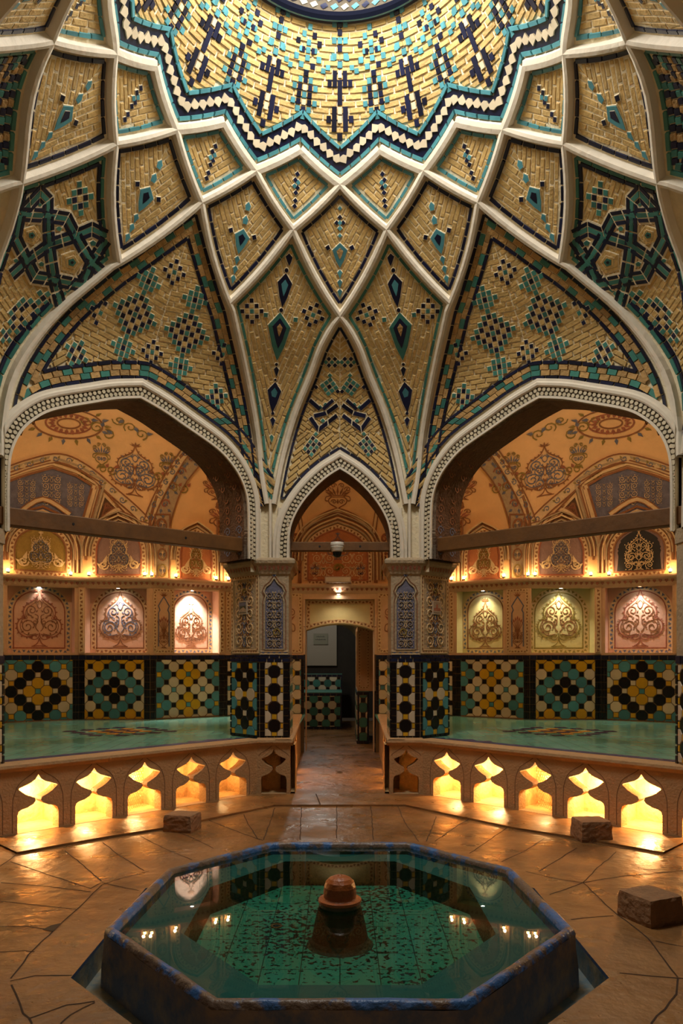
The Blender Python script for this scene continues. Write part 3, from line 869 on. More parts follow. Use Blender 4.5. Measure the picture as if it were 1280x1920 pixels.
# oculus
oc = MB()
def ring_pts(r, z, n=96): return [Vector((r*1.03*math.sin(2*PI*i/n), CEN+r*math.cos(2*PI*i/n), z)) for i in range(n)]
oc.grid([ring_pts(.90, 6.80), ring_pts(.88, 6.795)], 'turq', True); oc.grid([ring_pts(.905, 6.80), ring_pts(.875, 6.83), ring_pts(.87, 6.86)], 'oculus_line', True)
oc.grid([ring_pts(.87, 6.86), ring_pts(.80, 7.0), ], 'grout_dark', True)
for i in range(64):
    for j in range(3):
        if (i*7+j*3) % 11 == 0: pass
        t0 = 2*PI*(i+.08+.5*(j % 2))/64; t1 = 2*PI*(i+.88+.5*(j % 2))/64; za = 6.865+j*.045; zb = za+.04
        def q(t, z): r = .87-(z-6.86)*.5-.006; return (r*1.03*math.sin(t), CEN+r*math.cos(t), z)
        tm = (t0+t1)/2
        m = random.choice(['turq', 'navy', 'cream_tile', 'navy', 'turq'])
        oc.face([q(t0, (za+zb)/2), q(tm-.01, za), q(t1, (za+zb)/2), q(tm+.012, zb)], m)
oc.grid([ring_pts(.80, 7.0), ring_pts(.78, 7.03), ring_pts(.76, 7.05)], 'oculus_line', True)
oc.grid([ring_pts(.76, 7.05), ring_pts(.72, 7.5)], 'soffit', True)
oc.grid([ring_pts(.72, 7.5), ring_pts(.05, 7.62)], 'plaster_white', True); oc.face(ring_pts(.05, 7.62), 'plaster_white')
oc.build('oculus_ring', ceiling)
# ================================================================== ARCHES
def arch_trim(name, ARC, ch, span, thick, plane, panel_off, parent, sh=0):
    mb = MB()
    def band(d0, d1, m, h=.0, raised=True):
        a = offc(ARC, d0) if d0 else ARC; b = offc(ARC, d1) if d1 else ARC
        lim = span
        rows = []
        for p, q in zip(a, b) if len(a) == len(b) else []:
            rows.append((p, q))
        return a, b
    n_ = 60
    def res(pts):
        L = arclen(pts); return [at_len(pts, L, L[-1]*i/(2*n_)) for i in range(2*n_+1)]
    def cl(p): return (max(-span-sh, min(span-sh, p[0])), p[1])
    lines = {}
    for d in (0, .022, .10, .112, .135, .150, .175): lines[d] = [cl(p) for p in res(offc(ARC, d) if d else ARC)]
    def sweep(seq, m):
        rows = [[ch(*cl(lines[d][i]), h) for d, h in seq] for i in range(2*n_+1)]
        mb.grid(rows, m)
    sweep([(0, -.06), (0, .02), (.022, .02), (.022, .008)], 'plaster_white')
    sweep([(.022, .008), (.10, .008)], 'grout_dark')
    sweep([(.10, .008), (.10, .022), (.112, .03), (.135, .03), (.150, .016), (.175, .012), (.175, -.06)], 'plaster_white')
    # pearls in two rows
    mid = offc(ARC, .061); L = arclen(mid); N = int(L[-1]/.047)
    for i in range(N+1):
        for r_, ph in ((-.019, 0), (.019, .5)):
            ln = offc(ARC, .061+r_)
            break
    for r_, ph in ((-.019, 0), (.019, .5)):
        ln = offc(ARC, .061+r_); LL = arclen(ln)
        for i in range(N):
            c = at_len(ln, LL, (i+ph+.25)/N*LL[-1])
            c = (max(-span-sh+.02, min(span-sh-.02, c[0])), c[1])
            q = [(c[0]+.0185*math.cos(k*PI/3+.3), c[1]+.0185*math.sin(k*PI/3+.3)) for k in range(6)]
            b_ = [ch(x, y, .006) for x, y in q]; nn = (ch.n)
            mb.tile(b_, [p+nn*.01 for p in b_], 'pearl')
    # soffit, and the wall's far face
    rows = []
    for p in res(ARC):
        a = ch(*p, 0); rows.append([a+ch.n*-.0, a-plane.n*.12+Vector((0, 0, 0)), a*1, ])
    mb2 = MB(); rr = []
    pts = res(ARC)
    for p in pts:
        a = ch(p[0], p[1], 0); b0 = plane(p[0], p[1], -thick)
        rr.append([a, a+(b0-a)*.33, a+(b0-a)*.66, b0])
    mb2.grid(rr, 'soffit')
    s2 = MB(); back = plane
    for i in range(len(pts)-1):
        a, b = pts[i], pts[i+1]
        s2.face([plane(a[0], a[1], -thick), plane(b[0], b[1], -thick), plane(b[0], 4.9, -thick), plane(a[0], 4.9, -thick)], 'stucco_peach', .5)
    for sg in (-1, 1):
        e = pts[0] if sg < 0 else pts[-1]
        s2.face([plane(e[0], e[1], -thick), plane(sg*(span+.5), e[1], -thick), plane(sg*(span+.5), 4.9, -thick), plane(e[0], 4.9, -thick)], 'stucco_peach', .5)
    # soffit relief: strokes of scroll work low on the reveal
    for sg in (-1, 1):
        for j in range(9):
            z = 2.62+j*.115
            x = None
            cand = [p for p in pts if p[0]*sg > 0]
            x = min(cand, key=lambda p: abs(p[1]-z))[0]
            for k in range(2):
                w0 = thick*(.28+.42*k); cc = []
                for t in range(15):
                    a_ = t/14*PI*2.6; r_ = .055*(1-t/17)
                    cc.append((x-sg*.006, w0+r_*math.cos(a_), z+r_*math.sin(a_)))
                for p, q in zip(cc, cc[1:]):
                    A0 = plane(p[0], p[2], -p[1]); A1 = plane(q[0], q[2], -q[1])
                    up = Vector((0, 0, .008)) if abs(A1.z-A0.z) < .012 else -plane.n*.008
                    mb2.face([A0-up, A1-up, A1+up, A0+up], 'carve_blue' if j < 3 else 'carve_brown')
    o = mb.build(name, parent); o2 = mb2.build('arch_soffit', parent, True); o3 = s2.build('arch_back_wall', parent)
    return [o, o2, o3]
mat('pearl', srgb(206, 192, 160), .7, rnd=.1)
for o in arch_trim('arch_trim', ARW, WvA, HW-.004, .5, wideA, .175, ceiling, -.06):
    mirror_tree(o, 'x', ceiling)
arch_trim('arch_trim', ARN, Nv, .87, .5, narrow, .165, ceiling)
Sv = Curved(side.o, side.eu, side.ev, side.n, BV, 0)
for o in arch_trim('arch_trim', ARN, Sv, .84, .5, side, .165, ceiling): mirror_tree(o, 'x', ceiling)
# ================================================================== ORNAMENT (2D strokes)
def spiral(cx, cy, r, turns=1.4, a0=0, sg=1, n=18):
    return [(cx+r*(1-.82*i/n)*math.cos(a0+sg*turns*2*PI*i/n), cy+r*(1-.82*i/n)*math.sin(a0+sg*turns*2*PI*i/n)) for i in range(n+1)]
def cat2(pts, n=5): return [(p.x, p.y) for p in catmull([(a, b, 0) for a, b in pts], n)]
def leaf(x, y, a, l, w):
    c, s_ = math.cos(a), math.sin(a)
    return [(x+c*t*l-s_*k*w, y+s_*t*l+c*k*w) for t, k in ((0, 0), (.35, .5), (1, 0), (.35, -.5))]
def medallion():
    """trefoil tree of scrolls, unit width, standing on v=0: (kind, points, width, key)"""
    out = []
    def both(k, pts, w, c): out.append((k, pts, w, c)); out.append((k, [(-x, y) for x, y in pts][::-1 if k == 'f' else 1], w, c))
    lobe = cat2([(.03, .24), (.13, .21), (.30, .19), (.43, .28), (.47, .42), (.41, .55), (.30, .58), (.34, .68), (.30, .82), (.17, .92), (.06, 1.02), (0, 1.2)])
    both('l', lobe, .030, 'a')
    inner = [(x*.86, .5+(y-.5)*.88) for x, y in lobe[3:-4]]; both('l', inner, .016, 'b')
    for i in range(3, len(lobe)-3, 3):
        a = lobe[i-1]; b = lobe[i+1]; an = math.atan2(b[1]-a[1], b[0]-a[0])-PI/2
        both('f', leaf(lobe[i][0], lobe[i][1], an, .055, .035), 0, 'a')
    both('l', spiral(.25, .40, .15, 1.5, PI, -1), .026, 'b'); both('l', spiral(.16, .74, .12, 1.5, -PI/2, 1), .024, 'b')
    both('l', spiral(.09, .50, .07, 1.2, PI/2, 1), .02, 'b'); both('l', cat2([(.02, .3), (.08, .38), (.05, .5), (.03, .62), (.1, .66)]), .022, 'b')
    both('l', cat2([(.0, .96), (.05, .9), (.04, .82), (0, .78)]), .02, 'b')
    for (x, y, a) in ((.36, .46, 1.2), (.33, .3, -.4), (.22, .28, -1.2), (.15, .36, 2.3), (.25, .62, 2), (.22, .85, 1), (.08, .7, 2.4), (.12, .58, .4), (.3, .5, 2.6), (.06, .88, 1.2)):
        both('f', leaf(x, y, a, .07, .04), 0, 'b')
    both('l', cat2([(0, .27), (.02, .18), (.09, .13), (.17, .15), (.16, .21), (.12, .2)]), .022, 'a')
    both('l', cat2([(0, .16), (.03, .08), (.07, .03), (.13, .0)]), .026, 'a'); both('l', [(0, .0), (.17, -.01)], .02, 'a')
    both('f', leaf(.17, .16, .4, .07, .04), 0, 'a')
    for a in (.35, .8, PI/2, PI-.8, PI-.35): out.append(('f', leaf(0, 1.19, a, .13, .04), 0, 'a'))
    return out
MED = medallion()
def vine(w, h, rows=5, key=('a', 'b')):
    """symmetrical scroll filling for a w x h field, origin at its middle bottom"""
    out = []
    def both(k, pts, wd, c): out.append((k, pts, wd, c)); out.append((k, [(-x, y) for x, y in pts][::-1 if k == 'f' else 1], wd, c))
    H = h/rows
    for j in range(rows):
        y = (j+.5)*H; r = min(w*.21, H*.46)
        both('l', spiral(w*.25, y, r, 1.5, PI if j % 2 else -PI/2, 1 if j % 2 else -1, 16), r*.13, key[0])
        both('l', cat2([(0, y-H*.45), (w*.06, y-H*.2), (w*.02, y+.1*H), (w*.08, y+H*.4)], 4), r*.13, key[1])
        for a, rr in ((.6, 1.0), (2.3, 1.05), (4.0, 1.0), (5.2, 1.05), (1.4, 1.1)):
            both('f', leaf(w*.25+math.cos(a)*r*.9, y+math.sin(a)*r*.9, a+.6, r*.42, r*.26), 0, key[(j+int(a)) % 2])
        for a in (PI/2, PI/2+.7, PI/2-.7): out.append(('f', leaf(0, y+H*.1, a, H*.26, H*.12), 0, key[1]))
        both('f', leaf(w*.25, y, j*1.1, r*.35, r*.3), 0, key[1])
    return out
def vase():
    out = []
    def both(k, pts, w, c): out.append((k, pts, w, c)); out.append((k, [(-x, y) for x, y in pts][::-1 if k == 'f' else 1], w, c))
    both('l', [(0, 0), (.2, 0)], .025, 'a'); both('l', [(0, .03), (.14, .03)], .018, 'a')
    both('l', cat2([(.1, .03), (.04, .1), (.1, .16), (.24, .26), (.28, .4), (.2, .5), (.24, .56)]), .03, 'a')
    both('l', [(0, .5), (.22, .5)], .02, 'a'); both('l', [(0, .56), (.26, .56)], .02, 'a')
    both('l', spiral(.12, .33, .09, 1.3, 0, 1), .02, 'b'); both('f', leaf(0, .25, PI/2, .2, .08), 0, 'b')
    both('l', cat2([(.24, .54), (.36, .5), (.38, .38), (.3, .36)]), .025, 'a')
    for x, y, a, l in ((0, .57, PI/2, .36), (.06, .57, 1.2, .32), (.12, .57, .9, .3), (.18, .57, .6, .26)): both('f', leaf(x, y, a, l, .07), 0, 'b')
    both('l', spiral(.3, .78, .1, 1.3, PI, -1), .022, 'a'); both('l', spiral(.12, .92, .09, 1.3, PI, -1), .022, 'a')
    return out
def put_orn(mb, ch, orn, u, v, sx, sy, mats, h=.006, flip=1):
    for k, pts, w, c in orn:
        q = [(u+x*sx*flip, v+y*sy) for x, y in pts]; m = mats.get(c); w = w*(.72 if orn is MED else 1)
        if not m: continue
        if k == 'l': ribbon(mb, ch, q, w*(abs(sx)+sy)/2, m, h)
        else:
            mb.face([ch(x, y, h) for x, y in q], m, .5)
def tri_band(mb, ch, pts, w, m1, m2, step=.07, h=.006):
    """border of alternating triangles between two fillets"""
    ribbon(mb, ch, pts, w, m1, h)
    for s_ in (w/2, -w/2): ribbon(mb, ch, offset_line(pts, s_), .012, 'carve_cream', h+.004)
    L = arclen(pts); N = max(1, int(L[-1]/step))
    for i in range(N):
        a, b = at_len(pts, L, L[-1]*(i+.1)/N), at_len(pts, L, L[-1]*(i+.9)/N); c = at_len(pts, L, L[-1]*(i+.5)/N)
        dx, dy = b[0]-a[0], b[1]-a[1]; l = math.hypot(dx, dy) or 1; nx, ny = -dy/l, dx/l; k = w*.38*(1 if i % 2 else -1)
        mb.face([ch(*p, h+.003) for p in ((a[0]-nx*k, a[1]-ny*k), (b[0]-nx*k, b[1]-ny*k), (c[0]+nx*k, c[1]+ny*k))], m2, .5)
def panel(mb, ch, poly, m, h): mb.face([ch(x, y, h) for x, y in (poly if area(poly) > 0 else poly[::-1])], m, .5)
def panel_c(mb, ch, poly, m, h=.004, n=14):
    """polygon filled on a curved chart: horizontal slices"""
    y0 = min(p[1] for p in poly); y1 = max(p[1] for p in poly)
    rows = []
    for j in range(n+1):
        y = y0+(y1-y0)*(j+.001)/(n+.002); xs = []
        for i in range(len(poly)):
            a, b = poly[i], poly[(i+1) % len(poly)]
            if (a[1] > y) != (b[1] > y): xs.append(a[0]+(b[0]-a[0])*(y-a[1])/(b[1]-a[1]))
        if not xs: xs = [0, 0]
        rows.append([ch(min(xs)+(max(xs)-min(xs))*k/10, y, h) for k in range(11)])
    mb.grid(rows, m)
def ogee(w, y0, y1, n=6):
    """keel arch outline, counter-clockwise, w wide from y0, apex y1"""
    H = y1-y0; r = cat2([(w/2, y0+H*.38), (w*.485, y0+H*.58), (w*.40, y0+H*.77), (w*.24, y0+H*.90), (0, y1)], n)
    return [(-w/2, y0), (w/2, y0)]+r+[(-x, y) for x, y in r[-2::-1]]
def roundarch(w, y0, y1, n=16):
    r = w/2; yc = y1-r*.86
    c = [(r*math.cos(PI*i/n), yc+r*.86*math.sin(PI*i/n)) for i in range(n+1)]
    return [(-r, y0), (r, y0)]+c

# ================================================================== OCTAGON TILE MOSAIC
def octmosaic(mb, ch, rect, cx, cy, pitch, fn, h=.008):
    x0, y0, x1, y1 = rect
    mb.face([ch(x0, y0, .002), ch(x1, y0, .002), ch(x1, y1, .002), ch(x0, y1, .002)], 'grout', .5)
    g = .0035; p = pitch
    for i in range(math.floor((x0-cx)/p)-1, math.ceil((x1-cx)/p)+2):
        for j in range(math.floor((y0-cy)/p)-1, math.ceil((y1-cy)/p)+2):
            m, isoct = fn(i, j); x, y = cx+i*p, cy+j*p
            if isoct:
                a = p*.69-g; b = p-a-g*1.4
                q = [(a, -b), (a, b), (b, a), (-b, a), (-a, b), (-a, -b), (-b, -a), (b, -a)]
            else:
                a = p*.31-g; q = [(a, -a), (a, a), (-a, a), (-a, -a)]
            q = clip([(x+u, y+v) for u, v in q], rect)
            if len(q) > 2 and abs(area(q)) > 1e-5: put(mb, ch, q, m, h, .002, .003)
def frame_tiles(mb, ch, rect, w, m='black_tile', tl=.11, top=True, bot=False):
    x0, y0, x1, y1 = rect
    for x in (x0+w/2, x1-w/2): strip(mb, ch, [(x, y0), (x, y1)], w, tl, m, .012)
    if bot: strip(mb, ch, [(x0, y0+w/2), (x1, y0+w/2)], w, tl, m, .012)
Bk, Ye, Tu, Wh = 'black_tile', 'yellow_tile', 'turq', 'cream_tile'
def pat1(i, j):
    s_ = abs(i)+abs(j)
    if (i+j) % 2:
        return ((Ye if s_ == 1 else Bk if s_ == 3 else Wh if abs(j) < 3 and abs(i) > 2 else Tu), True)
    return ({0: Tu, 2: Wh, 4: Ye}.get(s_, Tu if abs(j) < 3 else Ye), False)
def pat2(i, j):
    s_ = abs(i)+abs(j)
    if (i+j) % 2: return ((Bk if s_ == 1 else Tu if s_ == 3 else Wh if abs(j) < 3 else Ye), True)
    return ({0: Ye, 2: Wh, 4: Bk}.get(s_, Tu if abs(j) < 2 else Bk), False)
def pat3(i, j):
    if (i+j) % 2:
        best = None
        for a in range(-6, 7, 2):
            for b in range(-4, 5, 2):
                if (a//2+b//2) % 2 == 0: continue
                if abs(i-a)+abs(j-b) == 1: best = (a, b)
        if not best: return (Wh, True)
        a, b = best
        return ((Ye if a == 0 and abs(b) == 2 else Tu if abs(a) >= 4 else Wh), True)
    if abs(i) == 4 and abs(j) == 2: return (Ye, False)
    if (i, abs(j)) == (0, 2) or (abs(i), j) == (2, 0): return (Tu, False)
    return (Bk, False)
def patA(i, j):      # dark flowers on the pier reveals
    if (i+j) % 2:
        k = (j % 4)
        if i == 0 and k in (1, 3): return (Bk, True)
        if abs(i) == 1 and k == 0: return (Bk, True)
        return ((Wh if abs(i) < 2 and -1 < j < 4 else Tu), True)
    return ((Wh if (i == 0 and j % 4 == 0) else Ye), False)
def patB(i, j):      # single column of dark octagons
    if (i+j) % 2 == 0: return ((Bk if i == 0 else Wh), True)
    return (Ye, False)
def patC(i, j):
    if (i+j) % 2 == 0: return ((Wh if (j % 4 in (0, 1)) else Tu), True)
    return (Bk, False)
def patC(i, j):
    if (i+j) % 2 == 0: return ((Wh if j % 2 else 'turq_green'), True)
    return (Bk, False)

# ================================================================== FLOOR AND PLATFORMS
PL = .59              # platform height
fl = MB()
def octring(verts_in, verts_out, z, m, mb): 
    n = len(verts_in)
    for i in range(n):
        a, b = verts_in[i], verts_in[(i+1) % n]; c, d = verts_out[(i+1) % n], verts_out[i]
        mb.face([(a[0], a[1], z), (d[0], d[1], z), (c[0], c[1], z), (b[0], b[1], z)], m, .5)
PC = 4.20
CHV = [(-.90, 3.03), (-1.25, 3.49), (-1.25, 4.82), (-.62, 5.52), (.62, 5.52), (1.25, 4.82), (1.25, 3.49), (.90, 3.03)]
CHV = [(-.55, 2.72), (-1.25, 3.47), (-1.25, 4.80), (-.60, 5.50), (.60, 5.50), (1.25, 4.80), (1.25, 3.47), (.55, 2.72)]
OV = [(-2.2, .3), (-6, 2.2), (-6, 7.0), (-1.6, 9.2), (1.6, 9.2), (6, 7.0), (6, 2.2), (2.2, .3)]
octring(CHV, OV, 0, 'floor_stone', fl)
# channel walls and bed
for i in range(8):
    a, b = CHV[i], CHV[(i+1) % 8]
    fl.face([(a[0], a[1], 0), (b[0], b[1], 0), (b[0], b[1], -.02), (a[0], a[1], -.02)], 'blue_line', .5)
    fl.face([(a[0], a[1], -.02), (b[0], b[1], -.02), (b[0], b[1], -.14), (a[0], a[1], -.14)], 'channel', .5)
fl.face([(x, y, -.14) for x, y in CHV][::-1], 'channel', .5)
# corridor floor and the way beyond
fl.face([(-1.6, 9.2, 0), (1.6, 9.2, 0), (1.6, 17, 0), (-1.6, 17, 0)][::1], 'floor_stone', .5)
# slabs: joints cut as narrow dark grooves
def groove(pts, w=.008, m='joint'):
    q = [(G(x, y).x, G(x, y).y) for x, y in pts]
    # slight wandering
    r = []
    for a, b in zip(q, q[1:]):
        n = max(2, int(math.hypot(b[0]-a[0], b[1]-a[1])/.08))
        for k in range(n): t = k/n; r.append((a[0]+(b[0]-a[0])*t+random.uniform(-.004, .004), a[1]+(b[1]-a[1])*t+random.uniform(-.004, .004)))
    r.append(q[-1]); A = offset_line(r, w/2); B = offset_line(r, -w/2)
    fl.grid([[(x, y, .0015) for x, y in A], [(x, y, .0015) for x, y in B]], m)
mat('joint', srgb(62, 42, 26), .95, .2, 0, 20)
def zl(pts, x0=0, y0=1360): return [(x0+x/2, y0+y/2) for x, y in pts]
for g_ in ([(0, 520), (62, 480), (400, 420), (620, 388), (800, 352), (940, 318), (1030, 300), (1280, 298)], [(340, 1040), (62, 480)],):
    pass
GL = [[(0, 530), (62, 484)], [(62, 484), (240, 452), (400, 424), (620, 390), (830, 346), (1030, 304)], [(1160, 268), (1165, 300)], [(1165, 300), (1280, 300)],
      [(40, 512), (180, 560), (340, 612), (380, 590)], [(240, 470), (300, 515), (380, 585)], [(385, 440), (450, 490), (540, 545)], [(525, 415), (610, 460), (720, 505)],
      [(650, 395), (740, 430), (800, 462)], [(780, 355), (880, 395), (975, 430)], [(915, 335), (930, 370), (965, 425), (985, 432)], [(1030, 310), (1010, 370), (988, 430)], [(1130, 308), (1125, 430)], [(1262, 302), (1262, 425)],
      [(560, 548), (430, 580), (380, 600)], [(380, 600), (300, 680), (225, 745), (110, 860), (40, 950)], [(0, 590), (180, 605), (340, 625)], [(0, 660), (140, 675), (285, 690)], [(0, 755), (100, 755), (200, 770)],
      [(380, 590), (470, 610), (520, 620)], [(350, 385), (405, 425)], [(0, 850), (90, 845), (130, 850)], [(40, 975), (90, 1080), (120, 1120)], [(230, 1120), (265, 1085), (355, 1040)], [(35, 960), (130, 940), (270, 938)], [(110, 1100), (250, 1050), (355, 1035)]]
GR = [[(0, 298), (210, 296)], [(210, 296), (330, 318), (500, 348), (700, 388), (870, 430), (1060, 462), (1238, 464), (1280, 470)], [(210, 302), (240, 370), (290, 436)], [(110, 302), (120, 430)],
      [(550, 318), (440, 372), (350, 436)], [(620, 385), (540, 440), (480, 480)], [(760, 425), (690, 470), (600, 512)], [(880, 460), (810, 505), (740, 548)], [(1030, 475), (960, 535), (905, 590)], [(355, 342), (335, 395), (318, 436)],
      [(690, 548), (800, 575), (905, 590), (870, 605), (780, 635)], [(905, 590), (1010, 690), (1150, 800), (1260, 945)], [(905, 590), (1060, 565), (1280, 545)], [(860, 728), (960, 718), (1020, 715)], [(1045, 930), (1160, 940), (1280, 950)],
      [(1258, 950), (1255, 1010), (1160, 1120)], [(1180, 810), (1280, 830)], [(1240, 460), (1280, 440)]]
for g_ in GL: groove(zl(g_))
for g_ in GR: groove(zl(g_, 640))
_h = [(160, 768), (200, 775), (232, 742), (190, 752)]
fl.face([(G(*p).x, G(*p).y, .003) for p in zl(_h)], 'iron', .5)
floor = fl.build('floor'); tag(floor, 'worn honey coloured stone slab floor around the pool', 'floor', kind='structure')
_d0 = G(637, 1448); cr = MB(); cr.face([(_d0.x-.04, _d0.y, .003), (_d0.x, _d0.y-.1, .003), (_d0.x+.04, _d0.y, .003), (_d0.x, _d0.y+.1, .003)], 'joint'); 
cr.build('floor_drain_mark', floor)
# raised kerb of slabs along the balustrades
kb = MB()
VA = (-.88, 7.96); CR = .53
def wl(s_): return (VA[0]-.7071*s_, VA[1]-.7071*s_)          # along the wide balustrade
# kerb line traced in front of the balustrade
KL = [(-.88+.0, 7.42), ]
kq = [G(*p) for p in zl([(62, 484), (400, 424), (620, 390), (830, 346), (1030, 304)])]; kq2 = [G(*p) for p in zl([(0, 530), (62, 484)])]
base_l = wl(3.1)
kin = [(p.x, p.y) for p in kq]
kout = [wl(2.75), wl(1.9), wl(1.2), wl(.6), (VA[0], VA[1])]
for sg in (-1, 1):
    for i in range(4):
        a, b, c, d = kin[i], kin[i+1], kout[i+1], kout[i]
        m_ = lambda p: (-sg*p[0], p[1])
        a, b, c, d = map(m_, (a, b, c, d))
        kb.face([(a[0], a[1], .018), (b[0], b[1], .018), (c[0], c[1], .018), (d[0], d[1], .018)], 'floor_stone', .5)
        kb.face([(a[0], a[1], 0), (b[0], b[1], 0), (b[0], b[1], .018), (a[0], a[1], .018)], 'floor_stone', .5)
x0 = kin[-1][0]; y0 = kin[-1][1]
kb.face([(x0, y0, .018), (-x0, y0, .018), (.88, 7.96, .018), (-.88, 7.96, .018)], 'floor_stone', .5); kb.face([(x0, y0, 0), (-x0, y0, 0), (-x0, y0, .018), (x0, y0, .018)], 'floor_stone', .5)
for x in (-.2,): kb.face([(x, y0, .02), (x+.012, y0, .02), (x-.05, 7.96, .02), (x-.062, 7.96, .02)], 'joint', .5)
kb.build('kerb_stones', floor)

# ---- tiled platforms
def platform_mesh():
    p = MB()
    poly = [(-CR, 7.96), (-CR, 11.5), (-1.2, 11.5), (-1.73, 11.17), (-2.68, 10.55), (-3.68, 10.53), (-4.62, 10.0), (-5.3, 8.9), (-5.3, 6.2), (-3.2, 5.64), wl(2.8), (VA[0], VA[1])]
    p.face([(x, y, PL-.004) for x, y in poly][::-1], 'platform_tile', .5)
    return p
def tileq(p, x, y, m, s_=.15, z=PL-.001):
    g = .004; p.face([(x+g, y+g, z), (x+s_-g, y+g, z), (x+s_-g, y+s_-g, z), (x+g, y+s_-g, z)], m)
mat('plum_tile', srgb(58, 34, 60), .35, rnd=.25); mat('ochre_tile', srgb(206, 150, 56), .25, rnd=.15); mat('navy_floor', srgb(26, 32, 80), .5, rnd=.3)
def platform(side_, label):
    root = empty('tiled_platform'); tag(root, label, 'platform', 'platforms under the wide arches')
    p = platform_mesh()
    c = G(210, 1372, PL)
    for i in range(-5, 6):
        for j in range(-3, 4):
            m = None
            if (i+j) % 2 == 0 and abs(i)+1.3*abs(j) <= 4.9: m = 'ochre_tile' if abs(i)+abs(j) in ((2, 0) if side_ < 0 else (2, 3, 1)) else 'plum_tile'
            elif abs(i)+abs(j) == 1: m = 'plum_tile'
            if m: tileq(p, c.x+i*.15, c.y+j*.15, m)
    # dark blue border tiles along the balustrade and corner steps
    for k in range(19):
        for r_ in range(1):
            a, b = wl(.16+k*.15), wl(.16+(k+1)*.15-.006); o = .165+r_*.13
            q = [(a[0]-o*.7071, a[1]+o*.7071), (b[0]-o*.7071, b[1]+o*.7071)]; o += .12; q += [(b[0]-o*.7071, b[1]+o*.7071), (a[0]-o*.7071, a[1]+o*.7071)]
            p.face([(x, y, PL+.013) for x, y in q], 'navy_floor'); p.face([(q[0][0], q[0][1], PL), (q[1][0], q[1][1], PL), (q[1][0], q[1][1], PL+.013), (q[0][0], q[0][1], PL+.013)], 'navy_floor')
    for (x, y) in ((-1.15, 7.92), (-1.3, 7.92), (-1.45, 7.92), (-1.3, 7.77), (-1.15, 8.07), (-1.6, 7.77), (-1.45, 7.77)): tileq(p, x, y, 'navy_floor')
    for (x, y) in ((-3.05, 6.02), (-3.05, 6.17), (-3.2, 6.17), (-3.2, 6.02), (-3.05, 6.32), (-3.2, 6.32)): tileq(p, x, y, 'navy_floor')
    p.build('tile_floor', root)
    # ---- balustrade
    bl = MB(); TH = .12; ZT = PL-.05
    prof = [(.175, .02), (.175, .17), (.165, .20), (.14, .215), (.09, .225), (.04, .25), (.02, .275), (.03, .30), (.08, .322), (.12, .345), (.165, .385), (.158, .395), (.12, .408), (.06, .43), (.025, .455), (0, .495)]
    def wallrun(o, eu, L, cs, n, wprof=1, z1=ZT, inner=True, chamber=True, blind=False):
        pl = Plane((o[0], o[1], 0), (eu[0], eu[1], 0), (0, 0, 1), (n[0], n[1], 0))
        pts_all = []
        edges = sorted(cs)
        x = 0
        for c in edges:
            a, b = c-.255, c+.255
            a = max(a, x)
            if a > x: 
                bl.face([pl(x, 0), pl(a, 0), pl(a, z1), pl(x, z1)], 'stone', .5)
            b = min(b, L)
            P_ = [(c+u*wprof, z) for u, z in prof]; Q_ = [(c-u*wprof, z) for u, z in prof]
            # right side strip, left side strip, top and sill, each outline vertex joined to the bay's edge
            for i in range(len(prof)-1):
                bl.face([pl(*P_[i]), pl(b, P_[i][1]), pl(b, P_[i+1][1]), pl(*P_[i+1])], 'stone', .5)
                bl.face([pl(a, Q_[i][1]), pl(*Q_[i]), pl(*Q_[i+1]), pl(a, Q_[i+1][1])], 'stone', .5)
                for R_ in (P_, Q_):
                    bl.face([pl(*R_[i]), pl(*R_[i+1]), pl(*R_[i+1], -TH), pl(*R_[i], -TH)], 'stone', .5)
            bl.face([pl(a, .495), pl(b, .495), pl(b, z1), pl(a, z1)], 'stone', .5)
            bl.face([pl(a, 0), pl(b, 0), pl(b, .02), pl(a, .02)], 'stone', .5)
            bl.face([pl(*Q_[0]), pl(*P_[0]), pl(*P_[0], -TH), pl(*Q_[0], -TH)], 'stone', .5)
            # incised keel outline beside each opening
            for sg in (-1, 1):
                ol = cat2([(sg*.215, .03), (sg*.215, .24), (sg*.205, .33), (sg*.16, .43), (sg*.06, .50), (sg*.02, .53)], 4)
                ribbon(bl, lambda u, v, h=0: pl(c+u, v, h+.0005), [q for q in ol if a < c+q[0] < b], .007, 'incised', .001)
            # lamp chamber behind the opening
            if chamber:
                w0, D = .22, .40
                for f in ([(c-w0, 0, -TH), (c-w0, 0, -D), (c-w0, .53, -D), (c-w0, .53, -TH)], [(c+w0, 0, -TH), (c+w0, 0, -D), (c+w0, .53, -D), (c+w0, .53, -TH)],
                          [(c-w0, 0, -D), (c+w0, 0, -D), (c+w0, .53, -D), (c-w0, .53, -D)], [(c-w0, .53, -TH), (c+w0, .53, -TH), (c+w0, .53, -D), (c-w0, .53, -D)], [(c-w0, .02, -TH), (c+w0, .02, -TH), (c+w0, .02, -D), (c-w0, .02, -D)]):
                    bl.face([pl(*q) for q in f], 'stone_in', .5)
            x = b
        if x < L: bl.face([pl(x, 0), pl(L, 0), pl(L, z1), pl(x, z1)], 'stone', .5)
        return pl
    plW = wallrun(wl(3.2), (.7071, .7071), 3.2, [3.2-s_ for s_ in (.32, .83, 1.345, 1.85, 2.35, 2.86)], (.7071, -.7071))
    plN = wallrun(VA, (1, 0), VA[0]*-1-CR, [.175], (0, -1), .78)
    plC = wallrun((-CR, 7.96), (-.02, 1), 3.4, [.5, 1.1, 1.7], (1, .02), 1)
    bl.build('pierced_stone_wall', root)
    cp = MB()
